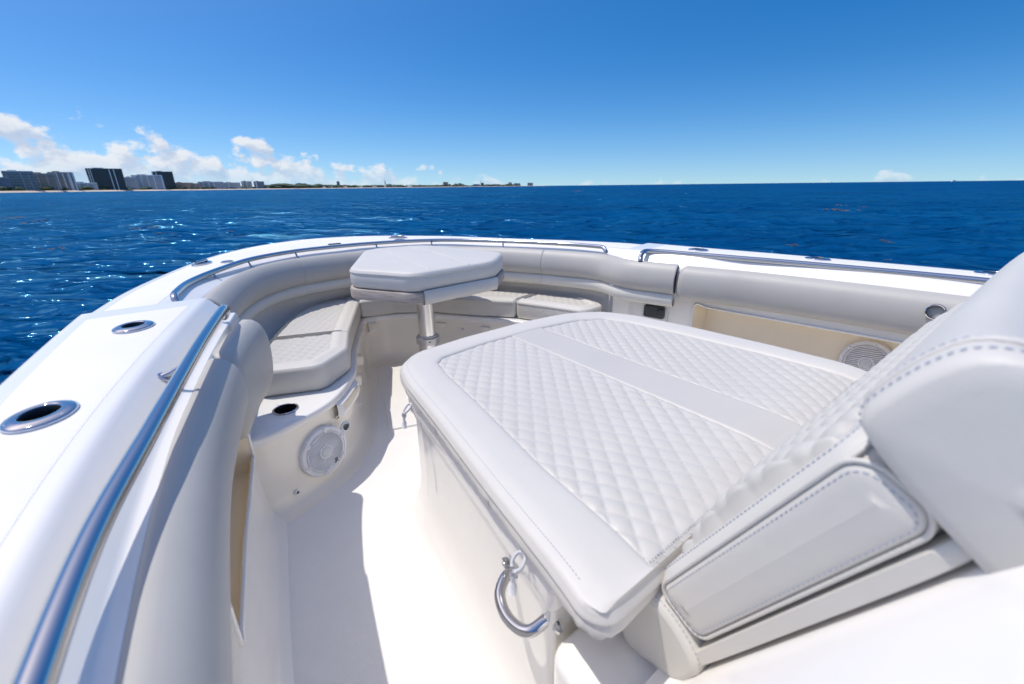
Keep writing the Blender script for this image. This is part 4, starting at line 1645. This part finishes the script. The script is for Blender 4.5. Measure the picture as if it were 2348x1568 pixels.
# treeline along the beach, one far-off mass
mb = MB()
ico = []
for i in range(5):
    for j in range(7):
        th_, ph_ = math.pi * (i + .5) / 5, 2 * math.pi * j / 7
        ico.append((math.sin(th_) * math.cos(ph_), math.sin(th_) * math.sin(ph_), math.cos(th_)))
icoF = grid_faces(5, 7, False, True) + [list(range(7)), [28 + j for j in range(7)][::-1]]
for k in range(1500):
    xv = random.uniform(-650, 1190)
    w = shore_w(xv) * random.uniform(1.035, 1.10)
    p = far_point(xv, w)
    h = random.uniform(3.5, 10.0) * (1.0 if xv < 600 else random.uniform(1.2, 2.2)) * random.choice((.6, 1, 1, 1.25))
    rx = h * random.uniform(.7, 1.6) * (1 if xv < 500 else 2.0)
    V = [(p.x + v[0] * rx * random.uniform(.75, 1.2), p.y + v[1] * rx * random.uniform(.75, 1.2), 3.5 + h * .5 + v[2] * h * .55 * random.uniform(.75, 1.25)) for v in ico]
    mb.add(V, icoF)
o = mb.build('treeline', TREES, None, smooth=False)
tag(o, 'dark green belt of trees behind the beach', None, kind='stuff')


def bmat(name, c, r=.6, m=0.0):
    return mat(name, c, r, m, var=(.03, .08))


B_GLASS = bmat('tower_glass_dark', (.030, .042, .055), .15)
B_GLASSG = bmat('tower_glass_green', (.055, .085, .095), .2)
B_WHITE = bmat('tower_white', (.82, .82, .80))
B_BEIGE = bmat('tower_beige', (.60, .50, .42))
B_GREY = bmat('tower_grey', (.36, .37, .39))
B_BLUE = bmat('tower_blue_grey', (.15, .20, .28))
B_SLAB = bmat('balcony_concrete', (.58, .59, .58))
B_DARK = bmat('tower_charcoal', (.07, .08, .09))
B_ROOFR = bmat('terracotta', (.42, .14, .08))
B_BROWN = bmat('tower_brown', (.34, .25, .20))


def tower(x0, x1, ytop, ybase, label, name='tower_block', wall=B_GLASS, slab=B_SLAB, piers=None, pier_m=B_WHITE, roof=True, depth=.8, back=1.05, rz=.22, cat='building', nfl=None, every=1):
    xm = (x0 + x1) / 2
    w = shore_w(xm) * back
    p = far_point(xm, w)
    sc = w / 971.0
    W_ = (x1 - x0) * sc * .93
    H_ = (ybase - ytop) * sc * 1.03 + 2
    D_ = W_ * depth
    ang = -YAW - (xm - 1173) / 971 * .55 + rz
    e = empty(name, (p.x, p.y, 3.0))
    tag(e, label, cat)
    cs, sn = math.cos(ang), math.sin(ang)

    def T(lx, ly, lz):
        return (p.x + lx * cs - ly * sn, p.y + lx * sn + ly * cs, 3.0 + lz)

    def bx(name, cx_, cy_, cz_, dx, dy, dz, m, par):
        mb = MB()
        mb.box((0, 0, 0), (dx, dy, dz))
        V = [T(v[0] + cx_, v[1] + cy_, v[2] + cz_) for v in mb.V]
        return obj(name, V, mb.F, m, par, smooth=False)
    bx('wall', 0, 0, H_ / 2, W_ * .96, D_ * .96, H_, wall, e)
    n_f = nfl or max(2, int(H_ / 3.3))
    mb = MB()
    fh = H_ / n_f
    for k in range(1, n_f + 1, every):
        m2 = MB()
        m2.box((0, 0, 0), (W_, D_, fh * .30))
        mb.add([T(v[0], v[1], v[2] + k * fh - fh * .15) for v in m2.V], m2.F)
    s = mb.build('balcony_slabs', slab, e, smooth=False)
    s['kind'] = 'stuff'
    if piers:
        for (a, b) in piers:
            c_ = ((a + b) / 2 - .5) * W_
            bx('pier', c_, 0, H_ / 2 + .3, (b - a) * W_, D_ * 1.03, H_ + .6, pier_m, e)
    if roof:
        r_ = bx('roof', 0, 0, H_ + 1.0, W_ * .97, D_ * .97, 2.0, slab, e)
        bx('plant_room', -W_ * .15, 0, H_ + 3.2, W_ * .28, D_ * .5, 2.6, wall if wall not in (B_GLASS, B_GLASSG) else B_WHITE, r_)
    return e


k_, q0, q1 = .2684, 0.0, 229.2


def Tz(x0, x1, t, b, *a, **kw):
    return tower((x0 + 14) * k_, (x1 + 22) * k_, t * k_ + q1, b * k_ + q1, *a, **kw)


Tz(-20, 80, 678, 772, 'blue-grey apartment block cut by the left edge of the photo', wall=B_BLUE, slab=B_GREY)
Tz(97, 285, 606, 745, 'green-grey glass tower with curved balconies, second from the left', wall=B_GLASSG, slab=B_SLAB, piers=[(.12, .15), (.55, .60), (.8, .83)], pier_m=B_GREY)
Tz(305, 478, 634, 755, 'beige apartment tower left of the white-trimmed one', wall=B_BROWN, slab=B_BEIGE, piers=[(0, .10), (.3, .34), (.6, .64), (.9, .94)], pier_m=B_BEIGE)
Tz(470, 628, 630, 760, 'pale pinkish apartment tower with white stair end', wall=B_BROWN, slab=B_BEIGE, piers=[(0, .06), (.30, .36), (.55, .6), (.74, .86), (.93, 1.0)], pier_m=B_WHITE)
Tz(640, 805, 716, 765, 'low white apartment block left of the black tower', wall=B_GREY, slab=B_WHITE, depth=.4, piers=[(.28, .33), (.6, .63)])
Tz(805, 1045, 597, 752, 'widest black glass tower with thin white vertical strips', wall=B_GLASS, slab=B_DARK, piers=[(.06, .085), (.12, .14), (.62, .645), (.74, .765)], pier_m=B_WHITE, depth=.55)
Tz(1087, 1165, 668, 758, 'small pale block touching the long white building', wall=B_GREY, slab=B_WHITE)
Tz(1160, 1375, 660, 765, 'long white apartment building right of the black tower', wall=B_GREY, slab=B_WHITE, piers=[(.04, .16), (.3, .33), (.5, .53), (.7, .73), (.94, 1)], pier_m=B_WHITE, depth=.4)
Tz(1335, 1478, 622, 752, 'dark tower with white crown and white left edge', wall=B_GLASS, slab=B_DARK, piers=[(0, .06), (.18, .22)], pier_m=B_WHITE, depth=.8, back=1.07)
Tz(1495, 1600, 706, 752, 'low beige hotel beside the white-crowned tower', wall=B_BROWN, slab=B_BEIGE, depth=.4)
Tz(1600, 1695, 712, 752, 'low beige hotel wing left of the pale blue block', wall=B_BROWN, slab=B_BEIGE, depth=.4, piers=[(.2, .25), (.6, .65)], pier_m=B_BEIGE)
Tz(1700, 1888, 694, 745, 'pale blue and white slab block with a dark right end', wall=B_BLUE, slab=B_WHITE, piers=[(.0, .04), (.2, .23), (.4, .43), (.6, .63)], depth=.35)
Tz(1905, 2035, 708, 752, 'low grey and white block with a dark middle', wall=B_GREY, slab=B_WHITE, depth=.4, piers=[(.3, .36)])
Tz(2060, 2135, 692, 745, 'left one of two pale mid-rise towers', wall=B_BROWN, slab=B_WHITE, piers=[(.1, .2), (.45, .55)])
Tz(2165, 2240, 692, 743, 'right one of two pale mid-rise towers with grey glass', wall=B_BLUE, slab=B_GREY, piers=[(.15, .3)])
k_, q0, q1 = .2929, 573.0, 315.0


def Ty(x0, x1, t, b, *a, **kw):
    return tower(x0 * k_ + q0, x1 * k_ + q0, t * k_ + q1, b * k_ + q1, *a, **kw)


Ty(362, 447, 362, 392, 'grey long hotel block beside the red roof', wall=B_DARK, slab=B_SLAB, depth=.4)
Ty(684, 707, 350, 392, 'lone slim blue-grey tower left of the lighthouse', wall=B_BLUE, slab=B_GREY)
Ty(1112, 1150, 371, 388, 'flat white pavilion right of the lighthouse', wall=B_WHITE, slab=B_WHITE, depth=.5, roof=False)
Ty(1512, 1552, 350, 380, 'brown mid-rise block far along the coast', wall=B_BROWN, slab=B_BEIGE)
Ty(1554, 1573, 363, 380, 'small brown block attached to the mid-rise', wall=B_BROWN, slab=B_BEIGE)
Ty(1600, 1628, 362, 380, 'pinkish far block, left of a pair', wall=B_BROWN, slab=B_GREY)
Ty(1630, 1660, 360, 380, 'pinkish far block, right of a pair', wall=B_BROWN, slab=B_GREY)
Ty(1745, 1800, 367, 380, 'long low grey building beside the crane', wall=B_GREY, slab=B_BLUE, depth=.3)
con = Ty(1806, 1830, 358, 380, 'dark unfinished tower under a crane', wall=B_DARK, slab=B_GREY)
Ty(1895, 1960, 368, 380, 'long pale building far along the coast', wall=B_GREY, slab=B_WHITE, depth=.3)
Ty(2022, 2050, 356, 380, 'white twin tower near the end of the coast', wall=B_GREY, slab=B_WHITE, piers=[(.4, .6)])
Ty(2062, 2115, 363, 380, 'wide grey-white block near the end of the coast', wall=B_BLUE, slab=B_WHITE, depth=.4)
Ty(2170, 2215, 361, 380, 'last hazy block where the coast meets the horizon', wall=B_GREY, slab=B_GREY, depth=.4)


def cottage(xz, label, wall, roofm, ww=9, hh=4):
    xv = xz * k_ + q0
    w = shore_w(xv) * 1.03
    p = far_point(xv, w)
    s_ = w / 971.0
    ww, hh = ww * k_ * s_, hh * k_ * s_
    e = empty('beach_house', (p.x, p.y, 3.4))
    tag(e, label, 'house')
    ang = -YAW - (xv - 1173) / 971 * .55
    mb = MB()
    mb.box((p.x, p.y, 3.4 + hh / 2), (ww, ww * .7, hh), ang)
    mb.build('wall', wall, e, smooth=False)
    cs, sn = math.cos(ang), math.sin(ang)
    V = [(p.x + a * ww * .55 * cs - b * ww * .4 * sn, p.y + a * ww * .55 * sn + b * ww * .4 * cs, z) for a, b, z in ((-1, -1, 3.4 + hh), (1, -1, 3.4 + hh), (1, 1, 3.4 + hh), (-1, 1, 3.4 + hh), (-.6, 0, 3.4 + hh * 1.6), (.6, 0, 3.4 + hh * 1.6))]
    obj('roof', V, [(0, 1, 5, 4), (2, 3, 4, 5), (1, 2, 5), (3, 0, 4), (3, 2, 1, 0)], roofm, e, smooth=False)


cottage(340, 'house with orange-red roof left of the grey hotel', B_WHITE, B_ROOFR, 40, 8)
cottage(130, 'dark brown house right of the pale mid-rise towers', B_BROWN, B_DARK, 42, 10)
cottage(570, 'white beach house left of the slim tower', B_WHITE, B_GREY, 40, 7)
cottage(635, 'small white beach house nearest the slim tower', B_WHITE, B_GREY, 26, 8)
cottage(735, 'white house with dark red roof right of the slim tower', B_WHITE, B_ROOFR, 44, 8)
cottage(860, 'low white house at the inlet', B_WHITE, B_GREY, 40, 6)
cottage(975, 'grey house just left of the lighthouse', B_GREY, B_GREY, 34, 7)
cottage(1250, 'low grey roofed house right of the white pavilion', B_GREY, B_WHITE, 40, 6)

# lighthouse: white lower half, black upper half
lx = 1061 * k_ + q0
lw = shore_w(lx) * 1.02
lp = far_point(lx, lw)
ls = lw / 971.0 * k_
e = empty('lighthouse', (lp.x, lp.y, 3.4))
tag(e, 'slim lighthouse, black above and white below, on the shore', 'lighthouse')
hl = 50 * ls
lathe('lower_tower', [(6.0 * ls, 0), (3.6 * ls, hl * .45)], (lp.x, lp.y, 3.4), B_WHITE, e, seg=12)
lathe('upper_tower', [(3.6 * ls, hl * .45), (2.4 * ls, hl * .80)], (lp.x, lp.y, 3.4), B_DARK, e, seg=12)
lathe('gallery', [(4.2 * ls, hl * .80), (4.2 * ls, hl * .83)], (lp.x, lp.y, 3.4), B_DARK, e, seg=12)
lathe('lantern', [(2.8 * ls, hl * .83), (2.8 * ls, hl * .93), (.3 * ls, hl * 1.02)], (lp.x, lp.y, 3.4), B_DARK, e, seg=12)

# crane above the unfinished tower
cxv = 1806 * k_ + q0
cw = shore_w(cxv) * 1.05
cp = far_point(cxv, cw)
cs_ = cw / 971.0 * k_
e = empty('tower_crane', (cp.x, cp.y, 3.4))
tag(e, 'thin construction crane standing over the unfinished tower', 'crane')
tube('mast', [(cp.x, cp.y, 3.4), (cp.x, cp.y, 3.4 + 40 * cs_)], .8 * cs_, B_GREY, e, seg=4)
tube('jib', [(cp.x - 8 * cs_ * rt.x, cp.y - 8 * cs_ * rt.y, 3.4 + 34 * cs_), (cp.x + 20 * cs_ * rt.x, cp.y + 20 * cs_ * rt.y, 3.4 + 37 * cs_)], .6 * cs_, B_GREY, e, seg=4)

# ================================================================== BOATS FAR OUT
def yacht(xv, w, L, label, sail=False):
    p = far_point(xv, w, SEA_Z)
    e = empty('sailing_yacht' if sail else 'motor_yacht', p)
    tag(e, label, 'boat')
    ax = Vector((rt.x, rt.y, 0)).normalized()
    ay = Vector((-ax.y, ax.x, 0))

    def Q(a, b, z):
        v = p + ax * a * L + ay * b * L
        return (v.x, v.y, p.z + z * L)
    rows = []
    for a, wd, sh in ((-.5, .10, .085), (-.3, .12, .085), (0, .125, .10), (.25, .09, .12), (.42, .04, .14), (.5, .003, .15)):
        rows.append([Q(a, -wd, sh), Q(a, -wd * .8, -.02), Q(a, wd * .8, -.02), Q(a, wd, sh)])
    grid_obj('hull', rows, B_WHITE, e, closev=True, capu=True, smooth=False)
    if sail:
        tube('mast', [Q(0, 0, .08), Q(0, 0, 1.1)], .012 * L, B_GREY, e, seg=6)
        tube('boom', [Q(0, 0, .2), Q(-.35, 0, .2)], .012 * L, B_GREY, e, seg=6)
        rows = [[Q(-.18, -.07, .10), Q(-.16, -.06, .16), Q(-.16, .06, .16), Q(-.18, .07, .10)], [Q(.14, -.06, .10), Q(.06, -.05, .16), Q(.06, .05, .16), Q(.14, .06, .10)]]
        grid_obj('cabin', rows, B_WHITE, e, closev=True, capu=True, smooth=False)
    else:
        rows = [[Q(-.35, -.09, .085), Q(-.33, -.08, .20), Q(-.33, .08, .20), Q(-.35, .09, .085)], [Q(.25, -.08, .11), Q(.05, -.07, .20), Q(.05, .07, .20), Q(.25, .08, .11)]]
        grid_obj('cabin', rows, B_WHITE, e, closev=True, capu=True, smooth=False)
        rows = [[Q(-.30, -.07, .20), Q(-.28, -.06, .27), Q(-.28, .06, .27), Q(-.30, .07, .20)], [Q(-.02, -.06, .20), Q(-.10, -.05, .27), Q(-.10, .05, .27), Q(-.02, .06, .20)]]
        grid_obj('flybridge', rows, B_WHITE, e, closev=True, capu=True, smooth=False)
        rows = [[Q(-.2, -.088, .135), Q(-.2, -.084, .165), Q(-.2, .084, .165), Q(-.2, .088, .135)], [Q(.16, -.083, .135), Q(.12, -.08, .165), Q(.12, .08, .165), Q(.16, .083, .135)]]
        grid_obj('window_band', rows, B_GLASS, e, closev=True, capu=True, smooth=False)


yacht(2187, 1400, 20, 'white motor yacht on the horizon at the far right')
yacht(2070, 2600, 14, 'tiny sailing yacht with bare mast on the right horizon', True)
yacht(1905, 2600, 20, 'tiny white motor boat on the horizon left of the bare mast')

# ================================================================== FLOATING WEED
WEED = mat('golden_weed', (0.13, 0.10, 0.075), 0.75, var=(6, .35))


def sea_point(xv, yv):
    d = fwd + rt * ((xv - 1173.5) / 971.0) - up * ((yv - 784.0) / 971.0)
    t = (SEA_Z - CAM.z) / d.z
    return Vector((CAM.x + d.x * t, CAM.y + d.y * t, SEA_Z)), t


def weed(xv, yv, wv, label):
    p, w = sea_point(xv, yv)
    L = wv / 971.0 * w
    e = Vector((rt.x, rt.y, 0)).normalized()
    f_ = Vector((-e.y, e.x, 0))
    mb = MB()
    nb = 20
    cen = []
    for k in range(nb):
        a = random.gauss(0, .30) * L
        b = random.gauss(0, .55) * L * .8
        c = p + e * a + f_ * b
        cen.append((c.x, c.y, L * random.uniform(.04, .13)))
    X = np.array([c[0] for c in cen])
    Y = np.array([c[1] for c in cen])
    sp = np.full(X.shape, max(w * .012, .05))
    _, _, dz = sea_disp(X, Y, sp)
    dz = dz * np.clip(1.15 - w / 1500, 0, 1)
    for (cx_, cy_, r_), z_ in zip(cen, dz):
        V = [(cx_ + v[0] * r_ * random.uniform(.4, 1.2), cy_ + v[1] * r_ * random.uniform(.6, 1.4), SEA_Z + z_ + .005 + v[2] * min(.05, r_ * .2) * random.uniform(.5, 1.3)) for v in ico]
        mb.add(V, icoF)
    o = empty('seaweed_raft', p)
    tag(o, label, 'seaweed', 'floating weed rafts')
    m_ = mb.build('fronds', WEED, o, smooth=False)
    m_['kind'] = 'stuff'


WE = [(20, 498, 42, 'long brown weed raft at the left edge of the sea'), (75, 512, 34, 'weed raft just right of the left-edge raft'), (118, 470, 12, 'small weed clump far out on the left'), (338, 523, 36, 'thin weed streak left of the orange raft'), (378, 535, 32, 'bright orange-brown weed raft left of the bow'), (120, 570, 34, 'brown weed raft near the left gunwale'), (228, 506, 14, 'small weed clump in the middle of the left water'), (530, 532, 16, 'small weed clump above the port cleat'), (540, 540, 18, 'weed clump just above the port bow'),
      (1320, 438, 26, 'faint weed streak near the horizon at the centre'), (1925, 470, 20, 'compact orange weed raft on the right'), (1930, 482, 44, 'long pale weed streak below the compact raft'), (1980, 474, 16, 'small weed clump right of the compact raft'), (1893, 467, 12, 'small weed clump left of the compact raft'), (1812, 562, 22, 'faint weed patch above the starboard rod holder'), (2030, 553, 22, 'brown weed raft above the aft starboard gunwale'), (2053, 594, 26, 'weed raft close to the starboard gunwale'), (2195, 499, 14, 'tiny weed clump below the motor yacht')]
for a in WE:
    weed(*a)
